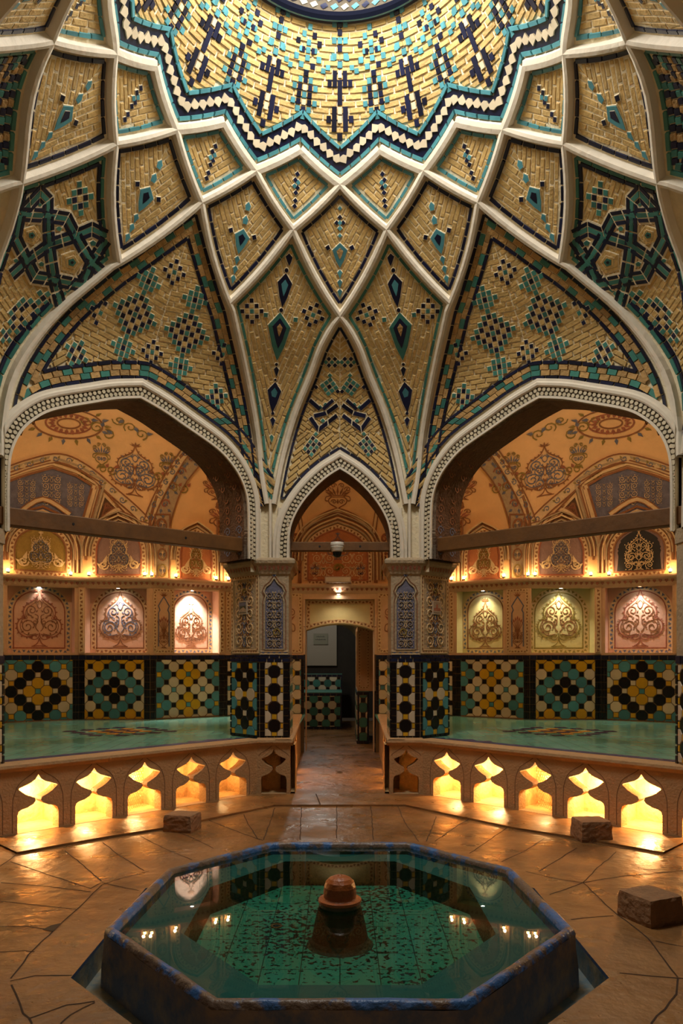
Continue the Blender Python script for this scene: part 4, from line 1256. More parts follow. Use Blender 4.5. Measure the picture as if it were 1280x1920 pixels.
    def coping(a, b, n, e0=0, e1=0):
        d = ((b[0]-a[0]), (b[1]-a[1])); l = math.hypot(*d); d = (d[0]/l, d[1]/l)
        rows = []
        for (pp, s0) in ((a, -e0), (b, e1)):
            q = []
            for o, z in ((-.16, PL-.004), (-.16, PL+.012), (.0, PL+.014), (.03, PL+.004), (.035, PL-.02), (.022, PL-.04), (0, PL-.055)):
                q.append((pp[0]+d[0]*s0*1+n[0]*o+d[0]*(o*0), pp[1]+d[1]*s0+n[1]*o, z))
            rows.append(q)
        cp.grid(rows, 'stone')
    coping(wl(3.2), VA, (.7071, -.7071), 0, .012); coping(VA, (-CR, 7.96), (0, -1), .012, .03); coping((-CR, 7.96), (-CR-.07, 11.35), (1, 0), .03, 0)
    cp.build('stone_coping', root)
    return root, plW, plN, plC
platL, plW, plN, plC = platform(-1, 'turquoise tiled platform left of the passage, diamond of ochre tiles')
if True:
    platR = mirror_tree(platL); platR['label'] = 'turquoise tiled platform right of the passage, diamond of ochre tiles'
# the lamp standing low in each chamber
OPEN = [(.32, .83, 1.345, 1.85, 2.35, 2.86)]
for sg in (-1, 1):
    wd = 'left' if sg < 0 else 'right'; names = ['first', 'second', 'third', 'fourth', 'fifth', 'sixth']
    for i, s_ in enumerate((.32, .83, 1.345, 1.85, 2.35, 2.86)):
        p = plW(3.2-s_-.12, 0, -.33) if i != 0 or sg > 0 else plW(3.2-s_-.17, .0, -.36)
        q = MB(); q.lathe([(.0, .021), (.03, .021), (.03, .05), (.018, .06)], 0, 0, 'iron', 10); r = MB(); r.lathe([(.018, .06), (.024, .075), (.02, .1), (0, .11)], 0, 0, 'bulb_hot', 10)
        root = empty('niche_lamp', (-sg*p.x if sg > 0 else p.x, p.y, 0)); tag(root, 'small amber lamp inside the %s wide opening of the %s balustrade from the passage' % (names[i], wd), 'lamp', 'lamps inside the balustrade openings')
        if sg > 0: root.location = (-p.x, p.y, 0)
        q.build('lamp_base', root); r.build('bulb', root)
# ================================================================== PIERS
def pier(label, mirrored=False):
    root = empty('pier', (0, 0, 0)); tag(root, label, 'pillar', 'carved and tiled piers carrying the arches')
    pts = [(-.555, 8.11), (-.87, 8.11), (-1.235, 8.475), (-1.235, 8.64), (-.555, 8.64)]
    b = MB(); b.prism([(x*1, y) for x, y in pts], PL+.001, 2.40, 'stucco_grey'); b.build('shaft', root)
    # capital: stepped, with a drop border
    c = MB()
    def out(d): 
        return [(-.555+d, 8.11-d), (-.87-d*.41, 8.11-d), (-1.235-d*1.2, 8.475-d*.2), (-1.235-d, 8.64), (-.555+d, 8.64)]
    lv = [(.0, 2.36), (.015, 2.38), (.02, 2.40), (.055, 2.47), (.07, 2.49), (.075, 2.52), (.06, 2.54), (.0, 2.56)]
    rows = [[(x, y, z) for x, y in out(d)] for d, z in lv]; c.grid(rows, 'stucco_grey', True)
    c.face([(x, y, 2.56) for x, y in out(0)], 'stucco_grey', .5)
    fr = Plane((-.7125, 8.11, 0), (1, 0, 0), (0, 0, 1)); rv = Plane((-1.0525, 8.2925, 0), (.7071, -.7071, 0), (0, 0, 1), (-.7071, -.7071, 0)); ins = Plane((-.555, 8.375, 0), (0, 1, 0), (0, 0, 1), (1, 0, 0))
    for ch, w in ((fr, .33), (rv, .53), (ins, .5)):
        n = int(w/.045)
        for k in range(n):
            x = -w/2+(k+.5)*w/n; c.face([ch(x-.014, 2.46, .058), ch(x+.014, 2.46, .058), ch(x+.010, 2.425, .045), ch(x, 2.41, .04), ch(x-.010, 2.425, .045)], 'carve_red')
    c.build('capital', root)
    # tiled foot
    t = MB()
    # the front: corner strip of dark tiles, column of dark octagons
    octmosaic(t, fr, (-.10, PL+.03, .095, 1.42), 0, PL+.14, .098*1.0, lambda i, j: patB(i, j))
    for x, w in ((-.13, .055), (.127, .06)): strip(t, fr, [(x, PL), (x, 1.42)], w, .085, 'black_tile', .012)
    octmosaic(t, rv, (-.235, PL+.03, .225, 1.42), 0, .855, .105, lambda i, j: patA(i, j))
    for x in (-.245, .235): strip(t, rv, [(x, PL), (x, 1.42)], .03, .085, 'black_tile', .012)
    for ch, w in ((fr, .315), (rv, .516)):
        strip(t, ch, [(-w/2, PL+.015), (w/2, PL+.015)], .03, .09, 'black_tile', .012)
    for ch, w in ((fr, .325), (rv, .53), (ins, .53)):
        strip(t, ch, [(-w/2, 1.445), (w/2, 1.445)], .04, .09, 'navy', .014); strip(t, ch, [(-w/2, 1.485), (w/2, 1.485)], .03, .11, 'cream_tile' if 0 else 'navy', .012)
    strip(t, ins, [(-.25, PL), (-.25, 1.42)], .06, .1, 'black_tile', .01); octmosaic(t, ins, (-.22, PL, .26, 1.42), 0, PL+.14, .098, patC)
    t.build('glazed_tile_foot', root)
    # carved reliefs
    r = MB()
    # front: lobed panel of blue ground
    pf = [(-.105, 1.56), (.105, 1.56), (.105, 2.08), (.09, 2.14), (.11, 2.19), (.09, 2.24), (.04, 2.28), (.0, 2.34), (-.04, 2.28), (-.09, 2.24), (-.11, 2.19), (-.09, 2.14), (-.105, 2.08)]
    panel(r, fr, pf, 'field_blue', .004)
    ribbon(r, fr, pf+[pf[0]], .014, 'stucco_grey', .016); ribbon(r, fr, offset_line(pf, -.02, True)+[offset_line(pf, -.02, True)[0]], .008, 'carve_brown', .008)
    put_orn(r, fr, vine(.2, .62, 6), 0, 1.58, .98, 1, {'a': 'stucco_grey', 'b': 'carve_cream'}, .014)
    put_orn(r, fr, [('f', leaf(0, 2.35, a, .05, .02), 0, 'a') for a in (PI/2, PI/2+.6, PI/2-.6)], 0, 0, 1, 1, {'a': 'carve_blue'}, .01)
    tri_band(r, fr, [(-.15, 1.525), (.15, 1.525)], .03, 'stucco_grey', 'carve_blue', .05)
    # reveal: dense arabesque in a frame
    panel(r, rv, [(-.2, 1.56), (.2, 1.56), (.2, 2.34), (-.2, 2.34)], 'stucco_grey', .003)
    put_orn(r, rv, vine(.39, .74, 5), 0, 1.58, 1, 1, {'a': 'carve_cream', 'b': 'carve_blue'}, .013)
    put_orn(r, rv, vine(.22, .74, 8), 0, 1.58, 1, 1, {'a': 'carve_brown', 'b': 'carve_cream'}, .010)
    tri_band(r, rv, [(-.225, 1.54), (.225, 1.54), (.225, 2.36), (-.225, 2.36), (-.225, 1.54)], .034, 'carve_cream', 'carve_brown', .045)
    put_orn(r, rv, [('l', spiral(0, 0, .035, .98, 0, 1), .012, 'a')], 0, 2.2, 1, 1.2, {'a': 'carve_olive'}, .016)
    put_orn(r, fr, [('l', spiral(0, 0, .045, .98, 0, 1), .012, 'a')], .02, 1.74, 1, 1.2, {'a': 'carve_olive'}, .02)
    r.build('carved_relief', kids(root)[0])
    return root, fr, rv
pierL, frp, rvp = pier('carved pier left of the passage, dark octagon tiles on its foot')
pierR = mirror_tree(pierL); pierR['label'] = 'carved pier right of the passage, dark octagon tiles on its foot'
# the next piers at the sides of the picture
def side_pier(sg, label):
    root = empty('pier'); tag(root, label, 'pillar', 'carved and tiled piers carrying the arches')
    pts = [(-2.79, 6.19), (-2.79, 5.90), (-3.3, 5.90), (-3.3, 6.5), (-3.12, 6.5)]
    b = MB(); b.prism([(x*-sg, y) for x, y in pts] if sg < 0 else [(-x, y) for x, y in pts], PL, 2.5, 'stucco_grey'); b.build('shaft', root)
    t = MB(); M = -1 if sg > 0 else 1
    ch = Plane((M*-2.955, 6.355-.0, 0), (M*-.7071, .7071, 0), (0, 0, 1), (M*.7071, .7071, 0)); ch = Plane((M*-2.79, 6.045, 0), (0, 1, 0), (0, 0, 1), (M*1, 0, 0))
    octmosaic(t, ch, (-.08, PL+.03, .10, 1.42), 0, PL+.14, .098, patB)
    for x in (-.11, .127): strip(t, ch, [(x, PL), (x, 1.42)], .04, .085, 'black_tile', .012)
    strip(t, ch, [(-.145, 1.46), (.145, 1.46)], .07, .09, 'navy', .014)
    t.build('glazed_tile_foot', root)
    c = MB(); c.prism([(M*x, y) for x, y in ((-2.78, 6.20), (-2.78, 5.89), (-3.36, 5.89), (-3.36, 6.56), (-3.08, 6.56))], 2.42, 2.54, 'stucco_grey'); c.build('capital', root)
    return root
side_pier(-1, 'dark tiled pier cut by the left edge of the picture'); side_pier(1, 'dark tiled pier cut by the right edge of the picture')
# framed little pictures on the reveals
for sg, m, lab in ((-1, 'picture_a', 'small dark landscape picture fixed on the left pier'), (1, 'picture_b', 'small pale photograph of a building fixed on the right pier')):
    root = empty('small_picture'); tag(root, lab, 'picture')
    M = -1 if sg > 0 else 1
    ch = Plane((M*-1.0525, 8.2925, 0), (M*.7071, -.7071, 0), (0, 0, 1), (M*-.7071, -.7071, 0))
    a = MB(); b = MB(); a.tile([ch(x, y, .0) for x, y in ((-.09, 1.95), (.06, 1.95), (.06, 2.1), (-.09, 2.1))], [ch(x, y, .022) for x, y in ((-.09, 1.95), (.06, 1.95), (.06, 2.1), (-.09, 2.1))], 'box_grey')
    x0, x1 = (-.075, .045)
    b.face([ch(x, y, .024) for x, y in ((x0, 1.965), (x1, 1.965), (x1, 2.085), (x0, 2.085))], m)
    if sg > 0:
        b.face([ch(x, y, .0245) for x, y in ((x0, 1.99), (x1, 1.99), (x1, 2.02), (.01, 2.02), (.0, 2.06), (-.02, 2.06), (-.03, 2.02), (x0, 2.02))], 'carve_red')
    else:
        b.face([ch(x, y, .0245) for x, y in ((x0, 1.97), (x1, 1.97), (x1, 2.0), (0, 2.03), (x0, 2.0))], 'picture_b'); b.face([ch(x, y, .0245) for x, y in ((x0, 2.04), (x1, 2.045), (x1, 2.08), (x0, 2.08))], 'carve_blue')
    b.build('print', a.build('frame', root))
# ================================================================== TIE BEAMS
def beam(a, b, h, t, label, end=0):
    a, b = Vector(a), Vector(b); d = (b-a); L = d.length; x = d.normalized(); s_ = x.cross(Vector((0, 0, 1))).normalized(); u = s_.cross(x)
    root = empty('tie_beam', (0, 0, 0)); tag(root, label, 'wooden beam', 'wooden tie beams across the arches')
    m = MB(); e = .008
    prof = [(-t/2, -h/2+e), (-t/2+e, -h/2), (t/2-e, -h/2), (t/2, -h/2+e), (t/2, h/2-e), (t/2-e, h/2), (-t/2+e, h/2), (-t/2, h/2-e)]
    rows = [[a+x*L*k/12+s_*p+u*q for p, q in prof] for k in range(13)]; m.grid(rows, 'wood', True); m.face(rows[0], 'wood'); m.face(rows[-1][::-1], 'wood'); m.build('timber', root)
    for k in (.3, .7):
        c = a+x*L*k; 
        for sg in (-1,):
            bb = MB(); q = [c+s_*(sg*-(t/2+.003))+x*.012*math.cos(i*PI/4)+u*.012*math.sin(i*PI/4) for i in range(8)]; bb.tile([p-s_*(sg*-.01) for p in q], q, 'iron'); 
            bb.build('bolt', kids(root)[0])
    return root
beam((-3.03, 6.03, 2.655), (-.98, 8.22, 2.69), .15, .12, 'dark wooden tie beam across the wide arch left of the passage')
beam((3.03, 6.03, 2.655), (.98, 8.22, 2.69), .15, .12, 'dark wooden tie beam across the wide arch right of the passage')
beam((-.56, 8.3, 2.70), (.56, 8.3, 2.70), .10, .10, 'dark wooden tie beam level across the narrow doorway arch')
# security camera hanging from the middle beam
root = empty('security_camera', (-.03, 8.2, 2.66)); tag(root, 'white dome security camera on the middle wooden beam', 'camera')
a = MB(); a.lathe([(0, .075), (.07, .075), (.075, .06), (.075, .02), (.068, .0), (.062, -.02), (.05, -.03)], 0, 0, 'white_plastic', 28); a.build('housing', root, True)
a = MB(); a.lathe([(.05, -.03), (.05, -.05), (.04, -.075), (.02, -.09), (0, -.093)], 0, 0, 'dark_glass', 24); a.build('lens_dome', root, True)
a = MB(); a.lathe([(.076, .045), (.079, .04), (.076, .035)], 0, 0, 'box_grey', 28); a.build('seam_ring', kids(root)[0])
# ================================================================== BACK WALLS
ZCN = 2.46            # underside of the cornice
ZTOP = 2.58
bw = MB()
wall_back = empty('wall_back'); tag(wall_back, 'far wall with arched niches, carved lunettes and octagon tile dado', 'wall', kind='structure')
W = [(-5.25, 8.9), (-4.62, 10.0), (-3.68, 10.53), (-2.68, 10.55), (-1.73, 11.17), (-1.2, 11.45)]
def wplane(a, b): 
    m = ((a[0]+b[0])/2, (a[1]+b[1])/2); return Plane((m[0], m[1], 0), (b[0]-a[0], b[1]-a[1], 0), (0, 0, 1)), math.hypot(b[0]-a[0], b[1]-a[1])/2
def wrect(mb, ch, x0, y0, x1, y1, m, h=0): mb.face([ch(x0, y0, h), ch(x1, y0, h), ch(x1, y1, h), ch(x0, y1, h)], m, .5)
def reveal(mb, ch, x0, y0, x1, y1, d, m):
    for a, b in (((x0, y0), (x1, y0)), ((x1, y0), (x1, y1)), ((x1, y1), (x0, y1)), ((x0, y1), (x0, y0))):
        mb.face([ch(*a, 0), ch(*b, 0), ch(*b, -d), ch(*a, -d)], m, .5)
def niche_wall(a, b, nx0, nx1, plaster, pat, cc, bord, deep=.22, pitch=.1125, parts=True, flower=None):
    """one bay: tile dado, lit recess with its stucco tree, pilasters"""
    ch, hw = wplane(a, b); m = MB(); y0, y1 = 1.53, 2.455
    wrect(m, ch, -hw, PL, hw, 1.5, 'grout'); wrect(m, ch, -hw, 1.5, nx0, ZTOP, 'stucco'); wrect(m, ch, nx1, 1.5, hw, ZTOP, 'stucco'); wrect(m, ch, nx0, 1.5, nx1, y0, 'stucco'); wrect(m, ch, nx0, y1, nx1, ZTOP, 'stucco')
    reveal(m, ch, nx0, y0, nx1, y1, deep, plaster); wrect(m, ch, nx0, y0, nx1, y1, plaster, -deep)
    nb = m.build('niche_bay', wall_back)
    d = MB()
    octmosaic(d, ch, (-hw+.085, PL+.01, hw-.085, 1.43), 0, 1.0, pitch, pat)
    for sx in (-1, 1):
        for k in (.022, .062): strip(d, ch, [(sx*(hw-k), PL), (sx*(hw-k), 1.43)], .038, .1, 'black_tile', .012)
    strip(d, ch, [(-hw, 1.465), (hw, 1.465)], .06, .105, 'navy', .016)
    strip(d, ch, [(-hw+.085, PL+.012), (hw-.085, PL+.012)], .03, .3, 'carve_brown', .008)
    d.build('octagon_tile_dado', nb)
    o = MB(); c2 = Plane(ch(0, 0, -deep), ch.eu, ch.ev, ch.n); cx = (nx0+nx1)/2; w = nx1-nx0
    ar = [(cx+x, y) for x, y in roundarch(w*.82, 1.58, 2.42)]
    lp = ar+[ar[0]]
    tri_band(o, c2, offset_line(lp, -.028, True), .05, 'carve_cream', bord, .06)
    ribbon(o, c2, offset_line(lp, .02, True), .014, cc[0], .008)
    put_orn(o, c2, MED, cx, 1.63, .50*w/.7, .54*w/.7, {'a': cc[0], 'b': cc[1]}, .007)
    o.build('stucco_tree', nb)
    p = MB()
    for x0, x1 in ((-hw, nx0), (nx1, hw)):
        if x1-x0 < .06: continue
        if flower and x1-x0 > .2:
            xm = (x0+x1)/2+.02; ww = (x1-x0)*.36
            tri_band(p, ch, [(xm-ww, 1.55), (xm+ww, 1.55), (xm+ww, 2.42), (xm-ww, 2.42), (xm-ww, 1.55)], .035, 'carve_cream', 'carve_brown', .045)
            out_ = [(xm-ww*.6, 1.62), (xm-ww*.6, 2.1), (xm-ww*.45, 2.14), (xm-ww*.62, 2.2), (xm-ww*.3, 2.27), (xm, 2.33), (xm+ww*.3, 2.27), (xm+ww*.62, 2.2), (xm+ww*.45, 2.14), (xm+ww*.6, 2.1), (xm+ww*.6, 1.62)]
            ribbon(p, ch, out_, .014, 'carve_blue', .008)
            put_orn(p, ch, vase(), xm, 1.6, .22, .26, {'a': 'carve_brown', 'b': 'carve_brown'})
            for s_ in range(-3, 4): ribbon(p, ch, cat2([(xm, 1.72), (xm+s_*.008, 1.85), (xm+s_*.022, 2.0-abs(s_)*.02)], 4), .007, 'carve_brown', .006); put_orn(p, ch, [('f', leaf(xm+s_*.022, 2.0-abs(s_)*.02, PI/2-s_*.2, .06, .03), 0, 'a')], 0, 0, 1, 1, {'a': 'carve_red'})
            put_orn(p, ch, [('f', leaf(xm, 2.33, PI/2+k*.5, .07, .02), 0, 'a') for k in (-2, -1, 0, 1, 2)], 0, 0, 1, 1, {'a': 'carve_brown'})
        else:
            xm = (x0+x1)/2; p.box((0, 0, 0), (0, 0, 0), 'stucco')
            q = [ch(xm-.045, 1.52, .0), ch(xm+.045, 1.52, 0), ch(xm+.045, 2.45, 0), ch(xm-.045, 2.45, 0)]; p.tile(q, [v+ch.n*.025 for v in q], 'stucco')
            c3 = Plane(ch(0, 0, .026), ch.eu, ch.ev, ch.n); tri_band(p, c3, [(xm, 1.54), (xm, 2.43)], .05, 'carve_cream', 'carve_brown' if cc[0] != 'carve_blue' else 'carve_blue', .05)
    if p.f: p.build('pilaster_relief', nb)
    return ch, hw, nb
# left, as photographed
def niche_px(a, b, px0, px1):
    ch, hw = wplane(a, b)
    def u(px):
        r = ray(px, 1228); 
        t = (ch.o-CAMP).dot(ch.n)/r.dot(ch.n); return (CAMP+r*t-ch.o).dot(ch.eu)
    return u(px0), u(px1)
for sg in (-1, 1):
    Sd = lambda p: (p[0]*-sg, p[1])
    def bay(i, px0, px1, pl_, pat, cc, bord, **k):
        a, b = W[i], W[i+1]; n0, n1 = niche_px(a, b, px0, px1)
        if sg > 0: a, b = Sd(b), Sd(a); n0, n1 = -n1, -n0
        elif False: pass
        return niche_wall(a, b, n0, n1, pl_, pat, cc, bord, **k)
    A_ = 'stucco_pink' if sg < 0 else 'stucco_green'
    if sg < 0:
        B1 = bay(1, 14, 140, 'stucco_pink', pat1, ('carve_red', 'carve_brown'), 'carve_blue'); B2 = bay(2, 160, 275, 'stucco_pink', pat2, ('carve_brown', 'carve_blue'), 'carve_brown'); B3 = bay(3, 327, 409, 'stucco_pink', pat3, ('carve_brown', 'carve_brown'), 'carve_blue', flower=True, pitch=.11)
    else:
        C1 = bay(1, 14, 140, 'stucco_pink', pat1, ('carve_red', 'carve_brown'), 'carve_blue'); C2 = bay(2, 160, 278, 'stucco_green', pat2, ('carve_olive', 'carve_brown'), 'carve_olive'); C3 = bay(3, 331, 418, 'stucco_green', pat3, ('carve_brown', 'carve_brown'), 'carve_blue', flower=True, pitch=.11)
    bay(0, -90, -30, 'stucco_pink', pat3, ('carve_red', 'carve_brown'), 'carve_blue')
# narrow bay between the last niche and the door wall, and the door wall
def plain_bay(a, b, top=ZTOP, flower=True):
    ch, hw = wplane(a, b); m = MB(); wrect(m, ch, -hw, PL-.6, hw, 1.5, 'grout'); wrect(m, ch, -hw, 1.5, hw, top, 'stucco')
    octmosaic(m, ch, (-hw+.05, PL+.01, hw-.05, 1.43), 0, 1.0, .11, pat3)
    for sx in (-1, 1): strip(m, ch, [(sx*(hw-.025), PL), (sx*(hw-.025), 1.43)], .045, .1, 'black_tile', .012)
    strip(m, ch, [(-hw, 1.465), (hw, 1.465)], .06, .105, 'navy', .016)
    if flower:
        ww = hw-.06
        tri_band(m, ch, [(-ww, 1.56), (ww, 1.56), (ww, 2.42), (-ww, 2.42), (-ww, 1.56)], .04, 'carve_cream', 'carve_brown', .05)
        put_orn(m, ch, vase(), 0, 1.62, ww*1.8, ww*1.8+.2, {'a': 'carve_brown', 'b': 'carve_red'})
    return m.build('wall_bay', wall_back)
for sg in (-1, 1):
    f = (lambda p: p) if sg < 0 else (lambda p: (-p[0], p[1]))
    a, b = (W[4], W[5]) if sg < 0 else (f(W[5]), f(W[4])); plain_bay(a, b)
    a, b = ((-1.2, 11.45), (-.55, 11.5)); 
    if sg > 0: a, b = f(b), f(a)
    plain_bay(a, b)
# ---- door wall head
dw = MB(); ch = Plane((0, 11.5, 0), (1, 0, 0), (0, 0, 1))
seg_n = 20; hd = [(-.53+1.06*i/seg_n, 1.88+.10*(1-((i/seg_n)*2-1)**2)) for i in range(seg_n+1)]
for a, b in zip(hd, hd[1:]):
    dw.face([ch(*a, -.12), ch(*b, -.12), ch(b[0], 2.36, -.12), ch(a[0], 2.36, -.12)], 'stucco_green', .5)
    dw.face([ch(*a, -.12), ch(*b, -.12), ch(*b, -.5), ch(*a, -.5)], 'stucco_green', .5)
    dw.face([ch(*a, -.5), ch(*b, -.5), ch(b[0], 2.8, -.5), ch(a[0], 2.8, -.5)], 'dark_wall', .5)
wrect(dw, ch, -.55, 2.36, .55, ZTOP, 'stucco'); dw.face([ch(-.55, 2.36, 0), ch(.55, 2.36, 0), ch(.55, 2.36, -.12), ch(-.55, 2.36, -.12)], 'stucco', .5)
c2 = Plane(ch(0, 0, -.12), (1, 0, 0), (0, 0, 1))
tri_band(dw, c2, [(x, y+.045) for x, y in hd], .05, 'carve_cream', 'carve_brown', .055); tri_band(dw, c2, [(-.49, 1.97), (-.49, 2.32), (.49, 2.32), (.49, 1.97)], .045, 'carve_cream', 'carve_brown', .055)
for x in (-.53, .53):
    dw.face([(x, 11.5, PL-.6), (x, 12.0, PL-.6), (x, 12.0, 2.4), (x, 11.5, 2.4)], 'stucco', .5)
    strip(dw, Plane((x-math.copysign(.03, x)*0, 11.5, 0), (1, 0, 0), (0, 0, 1)), [(-math.copysign(.02, x)*-1, 1.5), (-math.copysign(.02, x)*-1, 2.36)], .03, .4, 'stucco', .02)
dw.build('door_head', wall_back)
# ---- cornice with drops, on both walls
cn = MB(); CP = [W[0], W[1], W[2], W[3], W[4], W[5], (-.55, 11.5)]; full = CP+[(-x, y) for x, y in CP[::-1]]
inn = offset_line(full, -1)   # towards the room
def coff(d, z): 
    o = offset_line(full, -d); return [(x, y, z) for x, y in o]
cn.grid([coff(.0, ZCN-.02), coff(.015, ZCN), coff(.03, ZCN+.04), coff(.09, ZCN+.085), coff(.10, ZCN+.11), coff(.10, ZCN+.13), coff(0, ZCN+.14)], 'stucco')
fo = offset_line(full, -.05); L = arclen(fo); N = int(L[-1]/.075)
for i in range(N):
    a, b = at_len(fo, L, L[-1]*(i+.22)/N), at_len(fo, L, L[-1]*(i+.78)/N); c = ((a[0]+b[0])/2, (a[1]+b[1])/2)
    dx, dy = b[0]-a[0], b[1]-a[1]; l = math.hypot(dx, dy); n_ = (dy/l*.012, -dx/l*.012)
    cn.face([(a[0]+n_[0]*2, a[1]+n_[1]*2, ZCN+.062), (b[0]+n_[0]*2, b[1]+n_[1]*2, ZCN+.062), (b[0]+n_[0], b[1]+n_[1], ZCN+.045), (c[0]+n_[0]*.2, c[1]+n_[1]*.2, ZCN+.02), (a[0]+n_[0], a[1]+n_[1], ZCN+.045)], 'carve_red')
cn.build('cornice', wall_back)
# ================================================================== VAULTS OVER THE ALCOVES AND THE DOOR BAY
def vault(poly, c, z0, zs_, rise, n=96, m=26, near=(0, -1), znear=3.4):
    """cloister-like vault: upright to zs_, then closing over the point c"""
    def rad(a):
        d = (math.cos(a), math.sin(a)); best = 1e9
        for i in range(len(poly)):
            p, q = poly[i], poly[(i+1) % len(poly)]; e = (q[0]-p[0], q[1]-p[1]); den = d[0]*e[1]-d[1]*e[0]
            if abs(den) < 1e-9: continue
            w = (p[0]-c[0], p[1]-c[1]); t = (w[0]*e[1]-w[1]*e[0])/den; u = (w[0]*d[1]-w[1]*d[0])/den
            if t > 0 and -1e-6 <= u <= 1+1e-6: best = min(best, t)
        return best
    angs = sorted(set([2*PI*i/n for i in range(n)]+[math.atan2(p[1]-c[1], p[0]-c[0]) % (2*PI) for p in poly]))
    R_ = [rad(a) for a in angs]; av = sum(R_)/len(R_)
    top = zs_+rise; zz = [zs_+(znear-zs_)*smooth(.45, .85, math.cos(a)*near[0]+math.sin(a)*near[1]) for a in angs]
    rows = [[(c[0]+r*math.cos(a), c[1]+r*math.sin(a), z0) for a, r in zip(angs, R_)]]
    for j in range(m+1):
        t = PI/2*j/m*.985
        k = smooth(0, .9, j/m)
        rows.append([(c[0]+(r*(1-k)+av*k)*math.cos(a)*math.cos(t)**.85, c[1]+(r*(1-k)+av*k)*math.sin(a)*math.cos(t)**.85, zq+(top-zq)*math.sin(t)) for a, r, zq in zip(angs, R_, zz)])
    return rows
def vfaces(rows, drop):
    v = [p for r in rows for p in r]; n = len(rows[0]); f = []
    for a in range(len(rows)-1):
        for b in range(n):
            c = (b+1) % n; q = (a*n+b, a*n+c, (a+1)*n+c, (a+1)*n+b); m_ = sum((Vector(v[i]) for i in q), Vector())/4
            if not drop(m_): f.append(q)
    return v, f
dropV = lambda m_: m_.z < 4.12 and abs(m_.x)+m_.y-CEN < 3.63+.707+.12
dropD = lambda m_: m_.z < 3.58 and m_.y < 8.75
def bvh_rows(rows):
    v = [p for r in rows for p in r]; n = len(rows[0]); f = []
    for a in range(len(rows)-1):
        for b in range(n): c = (b+1) % n; f.append((a*n+b, a*n+c, (a+1)*n+c, (a+1)*n+b))
    return BVHTree.FromPolygons(v, f)
VP = [(-5.25, 8.9), (-4.62, 10.0), (-3.68, 10.53), (-2.68, 10.55), (-1.73, 11.17), (-1.2, 11.45), (-1.0, 11.45), (-1.0, 8.62), (-1.20, 8.46), (-3.16, 6.50), (-5.25, 6.50)]
rowsV = vault(VP, (-3.0, 8.9), ZTOP, 2.95, 1.75, near=(.7071, -.7071), znear=4.1); BVV = BVHTree.FromPolygons(*vfaces(rowsV, dropV))
DP = [(-.98, 11.5), (.98, 11.5), (.98, 8.63), (-.98, 8.63)]
rowsD = vault(DP, (0, 10.1), ZTOP, 3.0, 1.15, znear=3.6); BVD = BVHTree.FromPolygons(*vfaces(rowsD, dropD))
def vhit(px, py, b=None):
    r = (b or BVV).ray_cast(CAMP+ray(px, py)*7.0, ray(px, py))
    return r[0]
class VCh(Curved):
    def __init__(s, o, n, bvh, up=(0, 0, 1)):
        n = Vector(n).normalized(); ev = (Vector(up)-n*Vector(up).dot(n)).normalized(); eu = ev.cross(n); super().__init__(o, eu, ev, n, bvh, 0)
    def px(s, x, y, b=None):
        h = vhit(x, y, s.b); return s.uv(h if h is not None else s.o)
def z5(pts): return [(x/2.667, 760+y/2.667) for x, y in pts]
